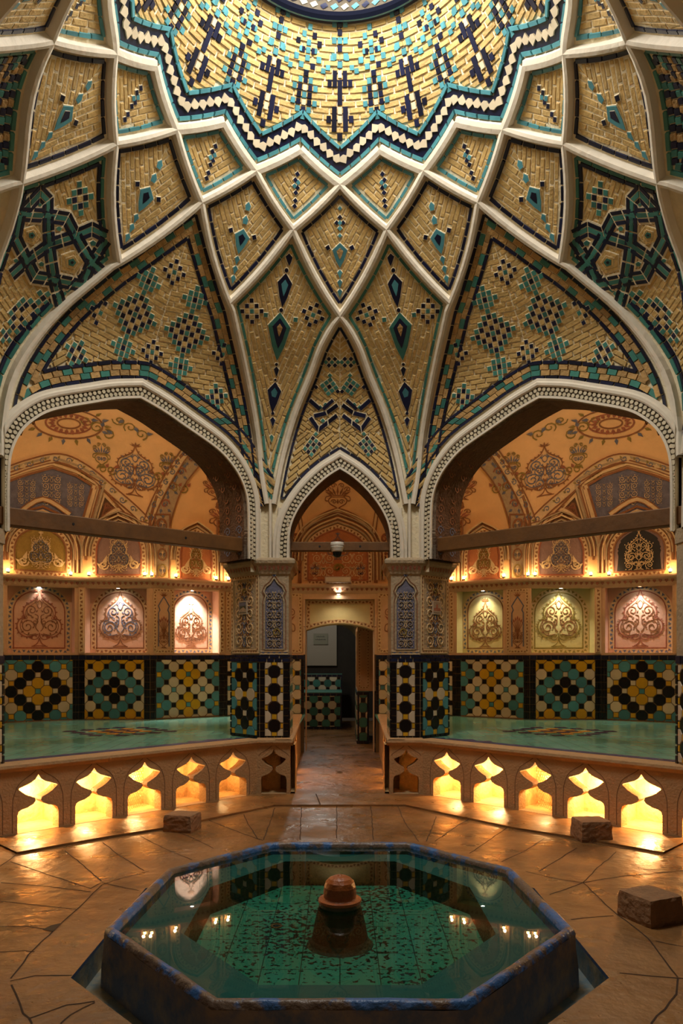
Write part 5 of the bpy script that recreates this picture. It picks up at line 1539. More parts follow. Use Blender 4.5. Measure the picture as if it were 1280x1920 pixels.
def alcove(sg):
    root = empty('ceiling'); tag(root, 'peach plaster vault with carved vases over the %s alcove' % ('left' if sg < 0 else 'right'), 'ceiling', kind='structure')
    v = MB(); v.v, v.f = vfaces(rowsV, dropV); v.m = [v.mi('stucco_peach')]*len(v.f); v.r = [.5]*len(v.f); sh_ = v.build('vault_plaster', root, True)
    m = MB()
    ch = VCh(vhit(253, 884), (.25, -.8, -.55), BVV)
    Q = lambda pts: [ch.px(x, y) for x, y in z5(pts)]
    S_ = lambda pts, n=5: cat2(Q(pts), n)
    # arching bands
    bandA = S_([(-160, 420), (-60, 365), (40, 328), (150, 290), (300, 262), (430, 318), (560, 425), (670, 520), (738, 590)]); bandB = S_([(738, 590), (770, 500), (830, 380), (930, 225), (960, 180)])
    for b in (bandA, bandB):
        ribbon(m, ch, b, .13, 'carve_cream', .02); 
        for d in (.06, -.06): ribbon(m, ch, offset_line(b, d), .014, 'carve_brown', .026)
        L = arclen(b); N = int(L[-1]/.16)
        for i in range(N):
            c = at_len(b, L, L[-1]*(i+.5)/N); d = at_len(b, L, L[-1]*(i+.6)/N); a_ = math.atan2(d[1]-c[1], d[0]-c[0])
            put_orn(m, ch, [('l', spiral(0, 0, .045, 1.1, a_, 1 if i % 2 else -1, 8), .010, 'a'), ('f', leaf(.03*math.cos(a_), .03*math.sin(a_), a_+1, .05, .03), 0, 'b')], c[0], c[1], 1, 1, {'a': 'carve_blue', 'b': 'carve_olive'}, .028)
    bandC = S_([(790, 640), (815, 520), (870, 380), (975, 245), (1020, 190)])
    ribbon(m, ch, bandC, .30, 'stucco_grey', .012)
    for d in (.15, -.15, .13): ribbon(m, ch, offset_line(bandC, d), .018, 'carve_brown', .02)
    L = arclen(bandC)
    for i in range(6):
        c = at_len(bandC, L, L[-1]*(i+.5)/6)
        put_orn(m, ch, [('l', spiral(0, 0, .07, 1.0, 0, 1, 12), .016, 'a'), ('l', spiral(0, 0, .04, 1, 1, -1, 8), .012, 'b')]+[('f', leaf(.075*math.cos(a), .075*math.sin(a), a+.5, .07, .04), 0, 'b') for a in (1, 2.2, 4, 5.2)], c[0], c[1], 1, 1, {'a': 'carve_red' if i % 2 else 'carve_brown', 'b': 'carve_blue'}, .02)
    # big medallion between the bands
    u, w = ch.px(*z5([(672, 455)])[0]); k = (ch.px(*z5([(675, 200)])[0])[1]-w)
    put_orn(m, ch, MED, u, w+.02, k*.95, k*.80, {'a': 'carve_brown', 'b': 'carve_blue'}, .012)
    put_orn(m, ch, vine(.34, k*.5, 2), u, w+k*.12, 1, 1, {'a': 'carve_blue', 'b': 'carve_brown'}, .010)
    for du in (-.62, .62):
        put_orn(m, ch, vase(), u+du*k*1.0, w+k*.45, k*.42, k*.5, {'a': 'carve_olive', 'b': 'carve_blue'}, .012)
        for j in range(4): put_orn(m, ch, [('l', spiral(0, 0, .07, 1.3, PI*(j % 2), 1 if du > 0 else -1, 12), .014, 'a'), ('f', leaf(.05, .03, 1, .07, .05), 0, 'b')], u+du*k*(.7+.28*j), w+k*(.42-.1*j+.1*(j % 2)), 1, 1, {'a': 'carve_olive', 'b': 'carve_red'}, .012)
    # rosette at the crown
    u2, w2 = ch.px(*z5([(345, 90)])[0])
    for r_ in (.30, .20, .1): ribbon(m, ch, [(u2+r_*1.4*math.cos(i*PI/14), w2+r_*.8*math.sin(i*PI/14)) for i in range(29)], .02, 'carve_red' if r_ == .2 else 'carve_brown', .01)
    for i in range(18):
        a = i*2*PI/18; put_orn(m, ch, [('f', leaf(.31*1.4*math.cos(a), .31*.8*math.sin(a), a, .10, .05), 0, 'a'), ('f', leaf(.12*1.4*math.cos(a), .12*.8*math.sin(a), a, .09, .05), 0, 'b')], u2, w2, 1, 1, {'a': 'carve_blue' if i % 2 else 'carve_olive', 'b': 'carve_red'}, .012)
    for i in range(9):
        px, py = z5([(430+i*55, 75+(i % 3)*35)])[0]; h = ch.px(px, py)
        put_orn(m, ch, [('l', spiral(0, 0, .09, 1.3, i, 1 if i % 2 else -1, 12), .014, 'a'), ('f', leaf(.06, .02, i*1.3, .1, .06), 0, 'b')], h[0], h[1], 1, 1, {'a': 'carve_olive', 'b': 'carve_blue'}, .012)
    # orange bay vase
    c2 = VCh(vhit(400, 930), (-.1, -1, -.35), BVV)
    for (x, y, s_) in ((1125, 630, .42), (1085, 470, .34)):
        h = c2.px(*z5([(x, y)])[0]); put_orn(m, c2, vase(), h[0], h[1], s_*1.15, s_*.95, {'a': 'carve_brown', 'b': 'carve_red'}, .01)
        put_orn(m, c2, [('l', spiral(0, 0, .12, 1, 0, 1, 16), .018, 'a')], h[0], h[1]+s_*.9, 1, 1, {'a': 'carve_brown'}, .012)
    m.build('vault_reliefs', sh_)
    return root, sh_
def lunette(parent, bvh, pxa, pxb, y0, y1, field, cols, name='carved_lunette', nrm_=(0, -1, 0), frames=3, sg=-1, animals=False, orn=None, wz=None):
    """keel headed blind arch with a carved field"""
    a, b = vhit(pxa, y0, bvh), vhit(pxb, y0, bvh); o = (a+b)/2; d = (b-a); n = Vector((d.y, -d.x, 0)).normalized()
    ch = VCh(o, n, bvh); w = (b-a).length; H = ch.px((pxa+pxb)/2, y1)[1]; v0 = ch.uv(o)[1]
    m = MB(); sh_ = ogee(w, 0, H); panel_c(m, ch, sh_, field, .006)
    lp = sh_+[sh_[0]]
    g = .045
    ribbon(m, ch, lp, .022, cols[0], .022)
    tri_band(m, ch, offset_line(lp, -.035, True), .05, 'carve_cream', cols[1], .055, .014)
    up = lp[1:-1]
    for k in range(1, frames+1):
        q = offset_line(up, -.04-.052*k); ribbon(m, ch, q, .018, 'stucco_grey' if k % 2 else 'carve_cream', .03+.008*k); ribbon(m, ch, offset_line(q, .022), .012, 'carve_brown', .014)
    if orn: orn(m, ch, w, H)
    else:
        put_orn(m, ch, MED, 0, H*.06, w*.5, H*.66, {'a': 'carve_cream', 'b': cols[2]}, .02); put_orn(m, ch, vine(w*.5, H*.7, 4), 0, H*.08, 1, 1, {'a': 'carve_cream', 'b': 'carve_cream'}, .016)
        for sg_ in (-1, 1):
            put_orn(m, ch, [('l', spiral(0, 0, .07, 1.4, 0, sg_, 12), .02, 'a'), ('f', leaf(0, 0, PI/2+sg_*.3, .15, .06), 0, 'a'), ('f', leaf(0, -.05, PI/2-sg_*.9, .13, .06), 0, 'a')], sg_*w*.33, H*.2, 1, 1, {'a': 'carve_cream'}, .02)
    return m.build(name, parent), ch
roots = {}
for sg in (-1, 1):
    root, shp = alcove(sg); roots[sg] = root
    lunette(root, BVV, 27, 124, 1071, 988, 'field_olive' if sg < 0 else 'field_mauve', ('carve_brown', 'carve_brown', 'carve_blue'), name='carved_lunette' if sg < 0 else 'lattice_surround', orn=None if sg < 0 else (lambda m, ch, w, H: None))
    lunette(root, BVV, 181, 265, 1078, 988, 'field_mauve', ('carve_red', 'carve_brown', 'carve_blue'))
    lunette(root, BVV, 337, 396, 1086, 1000, 'field_rust', ('carve_red', 'carve_brown', 'carve_olive'), frames=2)
    lunette(root, BVV, 428, 470, 1090, 1004, 'field_rust', ('carve_red', 'carve_brown', 'carve_olive'), frames=2)
    # strip with ovals between the lunettes
    st = MB(); o = vhit(303, 1060, BVV); c3 = VCh(o, (-.45*-1*.0+.42, -.9, 0), BVV)
    def pp(x, y): return c3.px(x, y)
    q = [pp(290, 1085), pp(318, 1085), pp(318, 965), pp(290, 965)]; ribbon(st, c3, q+[q[0]], .02, 'carve_brown', .02); panel_c(st, c3, q, 'stucco_grey', .01, 6)
    for yy in (1070, 1040, 1012, 985):
        u, w = pp(304, yy); ribbon(st, c3, [(u+.06*math.cos(i*PI/8), w+.085*math.sin(i*PI/8)) for i in range(17)], .016, 'carve_olive' if yy in (1070,) else 'carve_brown', .02); put_orn(st, c3, vine(.12, .12, 1), u, w-.06, 1, 1, {'a': 'carve_blue', 'b': 'carve_cream'}, .02)
    st.build('oval_strip', root)
    # fluted shafts between
    fm = MB()
    for x in (134, 141, 148, 155, 162, 282, 408, 415, 421, 14, 8):
        pts = [vhit(x, y, BVV) for y in (1090, 1050, 1010, 975)]
        pts = [p+Vector((0, -.015, 0)) for p in pts if p]
        if len(pts) > 2: fm.tube(pts, .018, 'stucco' if x % 2 else 'carve_brown', 6)
    fm.build('fluted_shafts', root)
    # upper painted lunette and its brown triangle
    up = MB(); c4 = VCh(vhit(100, 920), (.35, -.9, -.25), BVV); Q = lambda pts: [c4.px(x, y) for x, y in z5(pts)]
    pg = Q([(-60, 520), (-40, 430), (55, 375), (140, 345), (262, 312), (380, 352), (462, 402), (412, 575), (300, 545), (215, 505), (120, 530), (40, 570)])
    panel_c(up, c4, pg[::-1] if area(pg) < 0 else pg, 'field_blue', .01, 20); 
    for d, mm, ww in ((0, 'carve_brown', .03), (-.05, 'carve_cream', .03), (-.10, 'carve_brown', .02), (-.14, 'stucco_grey', .03)):
        pgc = pg if area(pg) > 0 else pg[::-1]; o_ = offset_line(pgc, d, True); ribbon(up, c4, o_+[o_[0]], ww, mm, .022)
    bx = Q([(110, 500), (400, 500), (400, 380), (110, 380)]); cx = (bx[0][0]+bx[1][0])/2
    for f_ in (-.42, 0, .42): put_orn(up, c4, vine((bx[1][0]-bx[0][0])*.42, (bx[2][1]-bx[1][1])*(1.25 if not f_ else 1.0), 4), cx+f_*(bx[1][0]-bx[0][0]), bx[0][1]+.02, 1, 1, {'a': 'carve_cream', 'b': 'stucco_grey'}, .022)
    tr = Q([(520, 450), (478, 590), (560, 560), (600, 545), (668, 600), (600, 520)]); tr = tr if area(tr) > 0 else tr[::-1]
    tr = Q([(522, 452), (478, 592), (668, 604)]); tr = tr if area(tr) > 0 else tr[::-1]
    panel_c(up, c4, tr, 'soffit', .01, 12)
    for d, mm in ((0, 'carve_cream'), (-.05, 'carve_brown'), (.05, 'carve_brown')): o_ = offset_line(tr, d, True); ribbon(up, c4, o_+[o_[0]], .02, mm, .02)
    put_orn(up, c4, vase(), *Q([(548, 565)])[0], .22, .22, {'a': 'carve_brown', 'b': 'carve_red'}, .022)
    for line in ([(470, 400), (445, 500), (425, 590)], [(495, 420), (470, 510), (450, 600)], [(740, 600), (660, 575), (600, 530), (585, 520), (540, 545), (480, 600)], [(350, 545), (215, 468), (90, 540)], [(760, 640), (700, 620), (650, 560), (585, 535)], [(-80, 560), (-20, 545), (35, 560)]):
        q = cat2(Q(line), 4); ribbon(up, c4, q, .05, 'carve_cream', .026); ribbon(up, c4, offset_line(q, .03), .014, 'carve_brown', .03); ribbon(up, c4, offset_line(q, -.03), .014, 'carve_brown', .03)
    up.build('painted_lunette', root)
    if sg > 0: root.scale = (-1, 1, 1)
# lattice window on the right
lt = empty('lattice_window'); tag(lt, 'dark openwork plaster lattice in the arched lunette at right', 'window')
a, b = vhit(27, 1071, BVV), vhit(124, 1071, BVV); o = (a+b)/2; d = b-a; ch0 = VCh(o, Vector((d.y, -d.x, 0)), BVV); wq = d.length; Hq = ch0.px(76, 988)[1]
m = MB(); q = ogee(wq*.86, Hq*.02, Hq*.96); 
saw = []
for i, p in enumerate(q): saw.append(p if i < 2 or i % 2 else (p[0]*.93, p[1]*.97))
panel_c(m, ch0, saw, 'iron', .014, 24); pn_ = m.build('dark_opening', lt)
m = MB(); put_orn(m, ch0, MED, 0, Hq*.04, wq*.55, Hq*.72, {'a': 'carve_cream', 'b': 'carve_cream'}, .03); put_orn(m, ch0, vine(wq*.8, Hq*.62, 3), 0, Hq*.03, 1, 1, {'a': 'carve_cream', 'b': 'carve_cream'}, .026); m.build('plaster_tracery', lt)
lt.scale = (-1, 1, 1)
# door bay
dr = empty('ceiling'); tag(dr, 'peach plaster vault with a carved vase above the doorway', 'ceiling', kind='structure')
v = MB(); v.v, v.f = vfaces(rowsD, dropD); v.m = [v.mi('stucco_peach')]*len(v.f); v.r = [.5]*len(v.f); dv = v.build('vault_plaster', dr, True)
def door_orn(m, ch, w, H):
    for k in (-1, 1):
        put_orn(m, ch, vine(w*.42, H*.5, 2), k*w*.24, H*.06, 1, 1, {'a': 'carve_cream', 'b': 'carve_cream'}, .02)
        put_orn(m, ch, vase(), k*w*.38, H*.02, .2, .26, {'a': 'carve_cream', 'b': 'carve_blue'}, .02)
    put_orn(m, ch, [('l', spiral(0, 0, .085, 1, 0, 1, 14), .022, 'a'), ('l', spiral(0, 0, .05, 1.2, 0, 1, 12), .016, 'a')], 0, H*.24, 1.1, .9, {'a': 'carve_olive'}, .026)
    put_orn(m, ch, MED, 0, H*.42, .34, H*.4, {'a': 'carve_blue', 'b': 'carve_red'}, .02)
_, cD = lunette(dr, BVD, 577, 689, 1088, 992, 'field_rust', ('carve_red', 'carve_brown', 'carve_blue'), frames=4, orn=door_orn)
m = MB()
for pts, w_, mm in (([(562, 1000), (580, 985), (600, 970), (633, 958), (666, 970), (686, 985), (704, 1000)], .05, 'carve_cream'), ([(562, 1093), (562, 1000)], .04, 'carve_brown'), ([(704, 1093), (704, 1000)], .04, 'carve_brown'), ([(566, 1000), (560, 960), (553, 930)], .05, 'carve_cream'), ([(700, 1000), (706, 960), (713, 930)], .05, 'carve_cream')):
    q = cat2([cD.px(*p) for p in pts], 4); ribbon(m, cD, q, w_, mm, .02); ribbon(m, cD, offset_line(q, w_/2), .014, 'carve_brown', .026); ribbon(m, cD, offset_line(q, -w_/2), .014, 'carve_brown', .026)
c5 = VCh(vhit(635, 930, BVD), (0, -1, -.4), BVD); h = c5.px(633, 958); k = c5.px(633, 905)[1]-h[1]
put_orn(m, c5, vase(), h[0], h[1], k*1.05, k*.98, {'a': 'carve_brown', 'b': 'carve_brown'}, .014)
for s_ in (-1, 1):
    for j, y in enumerate((1075, 1045, 1010, 975)):
        u, w = cD.px(637+s_*84, y); put_orn(m, cD, [('l', spiral(0, 0, .075, 1, 0, 1, 14), .02, 'a'), ('l', spiral(0, 0, .045, 1.2, 1, 1, 10), .014, 'b')], u, w, 1, 1.1, {'a': 'carve_olive' if j == 0 else 'carve_brown', 'b': 'carve_red'}, .02)
m.build('vault_reliefs', dv)
# emergency light box on the cornice above the door
eb = empty('emergency_light', (-.03, 11.35, 2.60)); tag(eb, 'long pale emergency light box on the cornice above the doorway', 'light fitting')
m = MB(); m.box((-.20, -.03, 0), (.20, .03, .09), 'box_grey'); m.build('housing', eb); m = MB(); m.box((-.185, -.036, .012), (.185, -.031, .078), 'white_plastic'); m.build('lens', eb)
# ================================================================== BEYOND THE DOOR
bd = MB()
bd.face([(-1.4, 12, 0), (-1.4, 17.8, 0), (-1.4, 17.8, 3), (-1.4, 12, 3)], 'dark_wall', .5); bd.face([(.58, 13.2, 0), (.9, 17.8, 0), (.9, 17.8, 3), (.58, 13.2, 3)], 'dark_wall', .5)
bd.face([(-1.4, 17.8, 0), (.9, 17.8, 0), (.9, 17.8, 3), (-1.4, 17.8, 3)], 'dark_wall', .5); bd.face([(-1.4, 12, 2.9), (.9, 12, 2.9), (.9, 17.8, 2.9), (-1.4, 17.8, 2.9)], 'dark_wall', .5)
# arch leading further, bent over the passage
wp = empty('wall_passage'); tag(wp, 'dim passage beyond the doorway with pale whitewashed end wall', 'wall', kind='structure')
bd.build('passage_shell', wp)
pw_ = MB()
xa, xb = (575-637)*17.6/1400, (631-637)*17.6/1400
pw_.face([(xa, 17.7, 1.5-20*17.7/1400), (xb, 17.7, 1.5-20*17.7/1400), (xb, 17.7, 1.5+58*17.7/1400), (xa, 17.7, 1.5+58*17.7/1400)], 'box_grey', .5)
pts = []
for i in range(13):
    a = PI/2*i/12; pts.append((.0+.50*math.sin(a), 1.55+.62*math.cos(a)))
for j in range(len(pts)-1):
    (x1, z1), (x2, z2) = pts[j], pts[j+1]
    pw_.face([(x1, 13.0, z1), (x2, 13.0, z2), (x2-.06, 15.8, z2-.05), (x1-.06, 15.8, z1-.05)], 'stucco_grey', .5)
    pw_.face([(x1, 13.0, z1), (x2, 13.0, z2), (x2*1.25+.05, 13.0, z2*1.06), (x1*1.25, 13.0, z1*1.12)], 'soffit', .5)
pw_.build('passage_arch', wp)
def tbox(name, label, x0, x1, y0, y1, z1, pitch=.125, front=True, leftf=False, top='pool_teal'):
    r = empty(name, (0, 0, 0)); tag(r, label, 'bench')
    m = MB(); m.prism([(x0, y0), (x1, y0), (x1, y1), (x0, y1)], 0, z1-.001, 'grout'); m.build('masonry', r)
    m = MB(); ch = Plane(((x0+x1)/2, y0, 0), (1, 0, 0), (0, 0, 1)); hw = (x1-x0)/2
    octmosaic(m, ch, (-hw+.03, .05, hw-.03, z1-.06), 0, .11, pitch, patC)
    strip(m, ch, [(-hw, .025), (hw, .025)], .045, .12, 'navy', .012); strip(m, ch, [(-hw, z1-.03), (hw, z1-.03)], .05, .12, 'navy', .012)
    for sx in (-1, 1): strip(m, ch, [(sx*(hw-.015), 0), (sx*(hw-.015), z1)], .03, .12, 'navy', .013)
    if leftf:
        c2 = Plane((x0, (y0+y1)/2, 0), (0, -1, 0), (0, 0, 1), (-1, 0, 0)); h2 = (y1-y0)/2
        octmosaic(m, c2, (-h2, .05, h2-.03, z1-.06), 0, .11, pitch, patC); strip(m, c2, [(-h2, .025), (h2, .025)], .045, .12, 'navy', .012); strip(m, c2, [(-h2, z1-.03), (h2, z1-.03)], .05, .12, 'navy', .012)
    m.build('tile_facing', r); m = MB(); m.box((x0, y0, z1-.0), (x1, y1, z1+.012), 'turq_green'); m.build('top_slab', r)
tbox('tiled_bench', 'octagon tiled bench across the end of the passage', -1.1, .02+.02, 15.1, 16.4, .73, .125)
tbox('tiled_bench', 'low tiled parapet behind the bench deep in the passage', -1.1, .05, 16.9, 17.2, 1.06, .125)
tbox('tiled_plinth', 'narrow tiled plinth under the right door jamb beyond the doorway', .295, .49, 12.6, 14.0, .88, .125, leftf=True)
jb = MB(); jb.prism([(.295, 12.6), (.62, 12.6), (.62, 14.0), (.295, 14.0)], .89, 1.97, 'stucco'); c6 = Plane((.40, 12.6, 0), (1, 0, 0), (0, 0, 1)); tri_band(jb, c6, [(-.07, .95), (.075, .95), (.075, 1.92), (-.07, 1.92), (-.07, .95)], .03, 'carve_cream', 'carve_brown', .05)
c7 = Plane((.295, 13.3, 0), (0, -1, 0), (0, 0, 1), (-1, 0, 0)); 
for k in range(3): tri_band(jb, c7, [(.6-k*.3, .95), (.6-k*.3, 1.9)], .04, 'carve_cream', 'carve_blue', .06)
jb.build('door_jamb', wp)
pq = empty('plaque', ((601-637)*17.6/1400, 17.66, 1.5+30*17.6/1400)); tag(pq, 'small pale inscribed plaque on the white wall deep in the passage', 'sign')
m = MB(); m.box((-.17, -.012, -.13), (.17, .012, .13), 'plaque'); m.build('plate', pq)
for j, (n_, w_) in enumerate(((7, .2), (9, .25))):
    m = MB()
    for i in range(n_):
        x = -w_/2+i*w_/n_; z = .045-j*.07
        m.face([(x, -.0135, z), (x+w_/n_*.75, -.0135, z+random.uniform(-.008, .008)), (x+w_/n_*.75, -.0135, z+.012), (x, -.0135, z+.014)], 'iron')
        if i % 2: m.face([(x+.01, -.0135, z+.02), (x+.018, -.0135, z+.02), (x+.018, -.0135, z+.032), (x+.01, -.0135, z+.032)], 'iron')
    m.build('inscription_line', pq)
# ================================================================== POOL
pool = empty('octagonal_pool', (0, 0, 0)); tag(pool, 'octagonal pool with worn blue painted rim full of still green water', 'pool')
RO = [(-.50, 2.90), (-1.165, 3.69), (-1.10, 4.74), (-.505, 5.41), (.505, 5.41), (1.10, 4.74), (1.165, 3.69), (.50, 2.90)]
def inn_(p, d):
    q = p if area(p) > 0 else p[::-1]; r = offset_line(q, d, True); return r
RO = RO if area(RO) > 0 else RO[::-1]
def dens(poly, n=10):
    out = []
    for i in range(len(poly)):
        a, b = poly[i], poly[(i+1) % len(poly)]
        for k in range(n): t = k/n; out.append((a[0]+(b[0]-a[0])*t, a[1]+(b[1]-a[1])*t))
    return out
ZR = .15
def rg(d, z, jit=0):
    return [(x+random.uniform(-jit, jit), y+random.uniform(-jit, jit), z+random.uniform(-jit, jit)) for x, y in dens(offset_line(RO, d, True) if d else RO)]
m = MB(); m.grid([rg(.0, ZR-.03, .002), rg(.008, ZR-.008, .003), rg(.02, ZR, .002), rg(.042, ZR-.002, .002), rg(.054, ZR-.014, .002), rg(.058, ZR-.04, .002), rg(.06, .07)], 'rim_paint', True); m.build('painted_rim', pool, True)
m = MB(); m.grid([rg(-.015, -.14), rg(-.012, -.04), rg(-.004, .05, .003), rg(0, ZR-.03, .002)], 'rim_wall', True); m.build('outer_wall', pool, True)
PIT = [(-.35, 3.24), (-.80, 3.83), (-.80, 4.60), (-.38, 5.18), (.38, 5.18), (.80, 4.60), (.80, 3.83), (.35, 3.24)]; PIT = PIT if area(PIT) > 0 else PIT[::-1]
ri = offset_line(RO, .06, True)
def start(p): 
    i = min(range(8), key=lambda k: p[k][0]*10+p[k][1]*1.0 if False else (p[k][1]*10+p[k][0])); return p[i:]+p[:i]
ri, PI_ = start(ri), start(PIT)
m = MB()
for i in range(8):
    a, b = ri[i], ri[(i+1) % 8]; c, d = PI_[(i+1) % 8], PI_[i]
    m.face([(*a, .07), (*b, .07), (*c, .068), (*d, .068)], 'pool_teal', .5)
m.build('inner_ledge', pool)
m = MB()
for i in range(8):
    c, d = PI_[(i+1) % 8], PI_[i]; m.face([(*d, .068), (*c, .068), (*c, -.10), (*d, -.10)], 'pool_cone', .5)
m.face([(x, y, -.10) for x, y in PI_], 'pool_tile', .5); m.build('tiled_bed', pool)
m = MB(); m.face([(x, y, .118) for x, y in offset_line(RO, .057, True)], 'pool_water', .5); m.build('water', pool)
dn = empty('pool_drain', (G(518, 1737, -.1).x, G(518, 1737, -.1).y, -.099)); tag(dn, 'small round dark drain on the pool bed left of the fountain', 'drain')
m = MB(); m.lathe([(.036, 0), (.036, .004), (.022, .004), (.02, -.0)], 0, 0, 'terracotta', 20); m.build('ring', dn); m = MB(); m.lathe([(.022, .002), (0, .002)], 0, 0, 'iron', 20); m.build('hole', dn)
fo_ = empty('fountain', (0, 4.13, -.1)); tag(fo_, 'stone fountain stump with rusty domed cap in the middle of the pool', 'fountain')
m = MB(); m.lathe([(.185, 0), (.17, .015), (.155, .04), (.14, .12), (.118, .21), (.11, .235), (.0, .24)], 0, 0, 'pool_cone', 40); m.build('conical_stem', fo_, True)
m = MB(); m.lathe([(.0, .232), (.112, .232), (.120, .240), (.118, .252), (.100, .256), (.090, .264), (.091, .29), (.088, .32), (.078, .348), (.06, .366), (.038, .376), (.016, .379), (.010, .374), (0, .374)], 0, 0, 'terracotta', 40); m.build('domed_cap', fo_, True)
# ================================================================== STONE BLOCKS
def block(px, py, w, d, h, rz, label):
    p = G(px, py); r = empty('stone_block', (p.x, p.y, 0)); r.rotation_euler = (0, 0, rz)
    bm_ = MB(); n = 7; rng = random.Random(px)
    def pt(i, j, k): 
        x, y, z = i/n-.5, j/n-.5, k/n
        f = lambda t: t
        e = sum(1 for t in (abs(x)*2, abs(y)*2, abs(z-.5)*2) if t > .99); s_ = 1-.035*(e-1) if e > 1 else 1
        rr = random.Random(i*97+j*13+k*7+px); jj = lambda: rr.uniform(-.003, .003)
        return (x*w*s_*(1-.06*z)+jj(), y*d*s_*(1-.06*z)+jj(), max(0, (.5+(z-.5)*s_)*h+jj()*.6) if k else 0)
    for f in range(6):
        rows = []
        for a in range(n+1):
            row = []
            for b in range(n+1):
                row.append({0: pt(a, b, 0), 1: pt(a, b, n), 2: pt(a, 0, b), 3: pt(a, n, b), 4: pt(0, a, b), 5: pt(n, a, b)}[f])
            rows.append(row)
        bm_.grid(rows, 'block')
    bm_.v = [Vector(v) for v in bm_.v]
    o = bm_.build('stone_block', None, False); tag(o, label, 'stone', 'loose stone blocks on the floor'); o.location = r.location; o.rotation_euler = r.rotation_euler; bpy.data.objects.remove(r)
    import bmesh
    b2 = bmesh.new(); b2.from_mesh(o.data); bmesh.ops.remove_doubles(b2, verts=b2.verts, dist=.0005); bmesh.ops.recalc_face_normals(b2, faces=b2.faces); b2.to_mesh(o.data); b2.free()
block(342, 1556, .27, .22, .145, -.25, 'brown stone block on the kerb left of the pool')
block(1108, 1573, .27, .24, .165, .1, 'brown stone block at the foot of the right balustrade')
block(1218, 1722, .26, .26, .15, .42, 'large brown stone block at the right edge of the picture')
# wire mesh rolled in two openings
for sg, s_, lab in ((-1, 1.345, 'rolled wire mesh in the third opening of the left balustrade'), (1, 1.345, 'rolled wire mesh in the third opening of the right balustrade')):
    r = empty('wire_mesh'); tag(r, lab, 'wire mesh'); m = MB()
    hx = .03 if sg > 0 else .022
    for i in range(9):
        for j in range(14):
            u = -.10+i*.028+(.014 if j % 2 else 0); v = .03+j*.03
            def W_(u, v): 
                p = plW(3.2-s_+u, v, -.20-.05*math.sin(u*14)-.04*math.sin(v*7)); return (p.x if sg < 0 else -p.x, p.y, p.z)
            if v > .42: continue
            for (du, dv) in ((.014, .012), (-.014, .012)): m.tube([W_(u, v), W_(u+du, v+dv)], .0016, 'wire', 4)
            m.tube([W_(u+.014, v+.012), W_(u+.014, v+.03)], .0016, 'wire', 4)
    m.build('wire_netting', r)
def light(kind, name, loc, energy, col, size=.1, target=None, spot=None, blend=.5):
    l = bpy.data.lights.new(name, kind); l.energy = energy; l.color = col
    if kind == 'AREA': l.size = size
    elif kind != 'SUN': l.shadow_soft_size = size
    if spot: l.spot_size = math.radians(spot); l.spot_blend = blend
    o = bpy.data.objects.new(name, l); COL.objects.link(o); o.location = loc
    if target: o.rotation_euler = (Vector(target)-Vector(loc)).to_track_quat('-Z', 'Y').to_euler()
    return o
# ================================================================== LAMPS
WARM = (1, .66, .34); AMB = (1, .62, .28)
side_words = {-1: 'left', 1: 'right'}
def wallpt(px, py, out=.07, b=None):
    h = vhit(px, py, b or BVV); n = Vector((.35, -.93, 0)).normalized(); return h+n*out
L_PX = [(17, 1079), (134, 1082), (168, 1085), (272, 1086), (285, 1088), (330, 1090), (405, 1093), (428, 1095)]
ords = ['nearest the picture edge', 'second from the picture edge', 'third from the picture edge', 'fourth from the picture edge', 'fifth from the picture edge', 'sixth from the picture edge', 'seventh from the picture edge', 'nearest the pier']
for sg in (-1, 1):
    for i, (px, py) in enumerate(L_PX):
        if sg > 0 and i == 0: px = 20
        p = wallpt(px, 1076, .03); x = p.x if sg < 0 else -p.x; z = ZCN+.145
        r = empty('cornice_lamp', (x, p.y-.03, z)); tag(r, 'small warm spotlight on the %s cornice, %s' % (side_words[sg], ords[i]), 'lamp', 'warm spotlights along the cornice')
        m = MB(); m.lathe([(.0, 0), (.022, 0), (.024, .012), (.018, .02)], 0, 0, 'iron', 10); m.build('holder', r)
        m = MB(); m.lathe([(.017, .02), (.02, .035), (.017, .052), (0, .058)], 0, 0, 'bulb_warm', 10); m.build('bulb', r)
        light('POINT', 'cornice_light', (x, p.y-.10, z+.06), 1.3, WARM, .02)
# down lights in the niches
NL = [(-1, (14+140)/2, W[1], W[2], 4, (1, .86, .8), 'left niche by the picture edge', .2), (-1, 218, W[2], W[3], 16, (1, .93, .9), 'left middle niche', .1), (-1, 366, W[3], W[4], 80, (1, .99, .97), 'left niche beside the pier', .12),
      (1, 77, W[1], W[2], 18, (1, .92, .9), 'right niche by the picture edge', .08), (1, 219, W[2], W[3], 16, (1, .95, .62), 'right middle niche', .1), (1, 374, W[3], W[4], 12, (1, .93, .6), 'right niche beside the pier', .1)]
for sg, px, a, b, e, col, wd, o in NL:
    ch, hw = wplane(a, b); u = niche_px(a, b, px, px+1)[0]; p = ch(u, 2.447, -o)
    x = p.x if sg < 0 else -p.x; r = empty('niche_downlight', (x, p.y, 2.455)); tag(r, 'recessed downlight in the top of the '+wd, 'lamp', 'downlights in the wall niches')
    m = MB(); m.lathe([(.035, 0), (.035, -.006), (.026, -.008)], 0, 0, 'white_plastic', 16); m.build('ring', r); m = MB(); m.lathe([(.026, -.006), (0, -.006)], 0, 0, 'bulb_cool', 16); m.build('lens', r)
    q = ch(u, 1.6, -.2); tx = q.x if sg < 0 else -q.x
    light('SPOT', 'niche_spot', (x, p.y, 2.44), e*1.6, col, .02, (tx, q.y, 1.6), 100, .9)
r = empty('doorway_downlight', (-.02, 11.45, ZCN)); tag(r, 'small downlight under the cornice above the doorway', 'lamp')
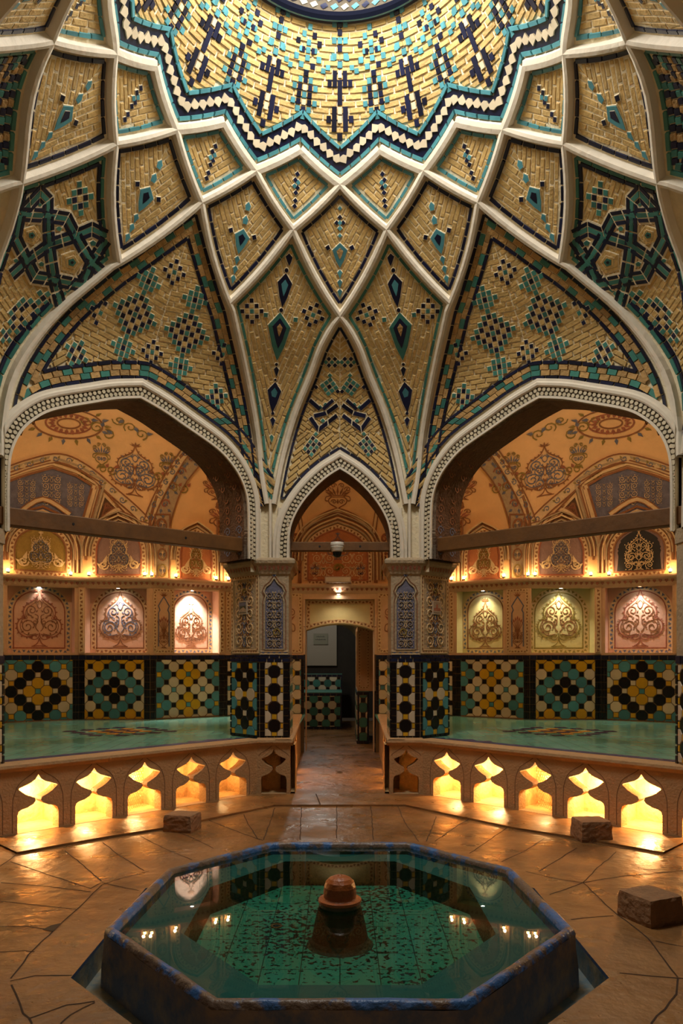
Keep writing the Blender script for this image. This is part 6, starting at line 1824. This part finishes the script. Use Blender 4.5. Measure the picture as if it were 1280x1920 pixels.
m = MB(); m.lathe([(.04, .0), (.04, -.03), (.03, -.032)], 0, 0, 'white_plastic', 16); m.build('ring', r); m = MB(); m.lathe([(.03, -.03), (0, -.03)], 0, 0, 'bulb_cool', 16); m.build('lens', r)
light('SPOT', 'door_spot', (-.02, 11.3, 2.40), 6, (1, .86, .6), .03, (-.02, 11.4, 1.5), 130, .8)
# balustrade lamps
EN = {-1: (0, 2.2, 7, 9, 13, 13), 1: (9, 13, 4.5, 13, 13, 13)}
for sg in (-1, 1):
    for i, s_ in enumerate((.32, .83, 1.345, 1.85, 2.35, 2.86)):
        e = EN[sg][i] if not (sg < 0 and i == 0) else 1.8
        p = plW(3.2-s_+.02, .30, -.24); x = p.x if sg < 0 else -p.x
        light('POINT', 'balustrade_light', (x, p.y, .30), e*2.0, (1, .64, .26), .03)
    for s_ in (.5, 1.1, 1.7):
        p = plC(s_, .25, -.24); light('POINT', 'passage_light', (p.x if sg < 0 else -p.x, p.y, .25), 8, (1, .62, .25), .03)
# light of the hall
ar = light('AREA', 'oculus_light', (0, CEN, 7.02), 165, (1, .97, .92), 1.3, (0, CEN, 0)); ar.data.shape = 'DISK'
light('POINT', 'hall_fill', (0, 3.2, 3.6), 7, (1, .68, .36), .3)
light('POINT', 'near_fill', (0, .6, 3.1), 9, (1, .70, .42), .2)  # unseen fill added on the camera side to lift the pool's front wall
light('POINT', 'alcove_fill', (-2.8, 8.3, 4.45), 44, (1, .80, .55), .05); light('POINT', 'near_fill', (0, .6, 3.1), 9, (1, .70, .42), .2)  # added fill tucked behind the arch apex, no fitting; near-side fill repeated
light('POINT', 'alcove_fill', (2.8, 8.3, 4.45), 44, (1, .80, .55), .05)  # same added fill for the right alcove, out of sight
light('POINT', 'bay_fill', (0, 9.2, 3.95), 14, (1, .74, .46), .05)  # unseen fill added above the narrow arch to warm the door bay
light('POINT', 'passage_fill', (-.5, 15.4, 2.6), 30, (.9, .95, .9), .1)
light('POINT', 'passage_warm_fill', (-.9, 13.2, 2.6), 30, (1, .75, .45), .08)  # second, warm fill added to brighten the passage, no fitting modelled
light('POINT', 'passage_arch_light', (.30, 13.6, 1.75), 1.2, (1, .85, .4), .03)
# ================================================================== CAMERA, LIGHT
cam = bpy.data.cameras.new('camera'); co = bpy.data.objects.new('camera', cam); COL.objects.link(co)
co.location = CAMP; co.rotation_euler = (PI/2, 0, 0)
cam.sensor_fit = 'VERTICAL'; cam.sensor_height = 36; cam.sensor_width = 24; cam.lens = F/1920*36
cam.shift_y = (CY-960)/1920; cam.shift_x = (640-CX)/1920
cam.clip_start = .05; S.camera = co
w = bpy.data.worlds.new('world'); S.world = w; w.use_nodes = True
w.node_tree.nodes['Background'].inputs[0].default_value = (1, .7, .45, 1); w.node_tree.nodes['Background'].inputs[1].default_value = .02
S.view_settings.view_transform = 'Standard'; S.view_settings.look = 'None'; S.view_settings.exposure = 0; S.view_settings.gamma = 1; S.view_settings.use_curve_mapping = False
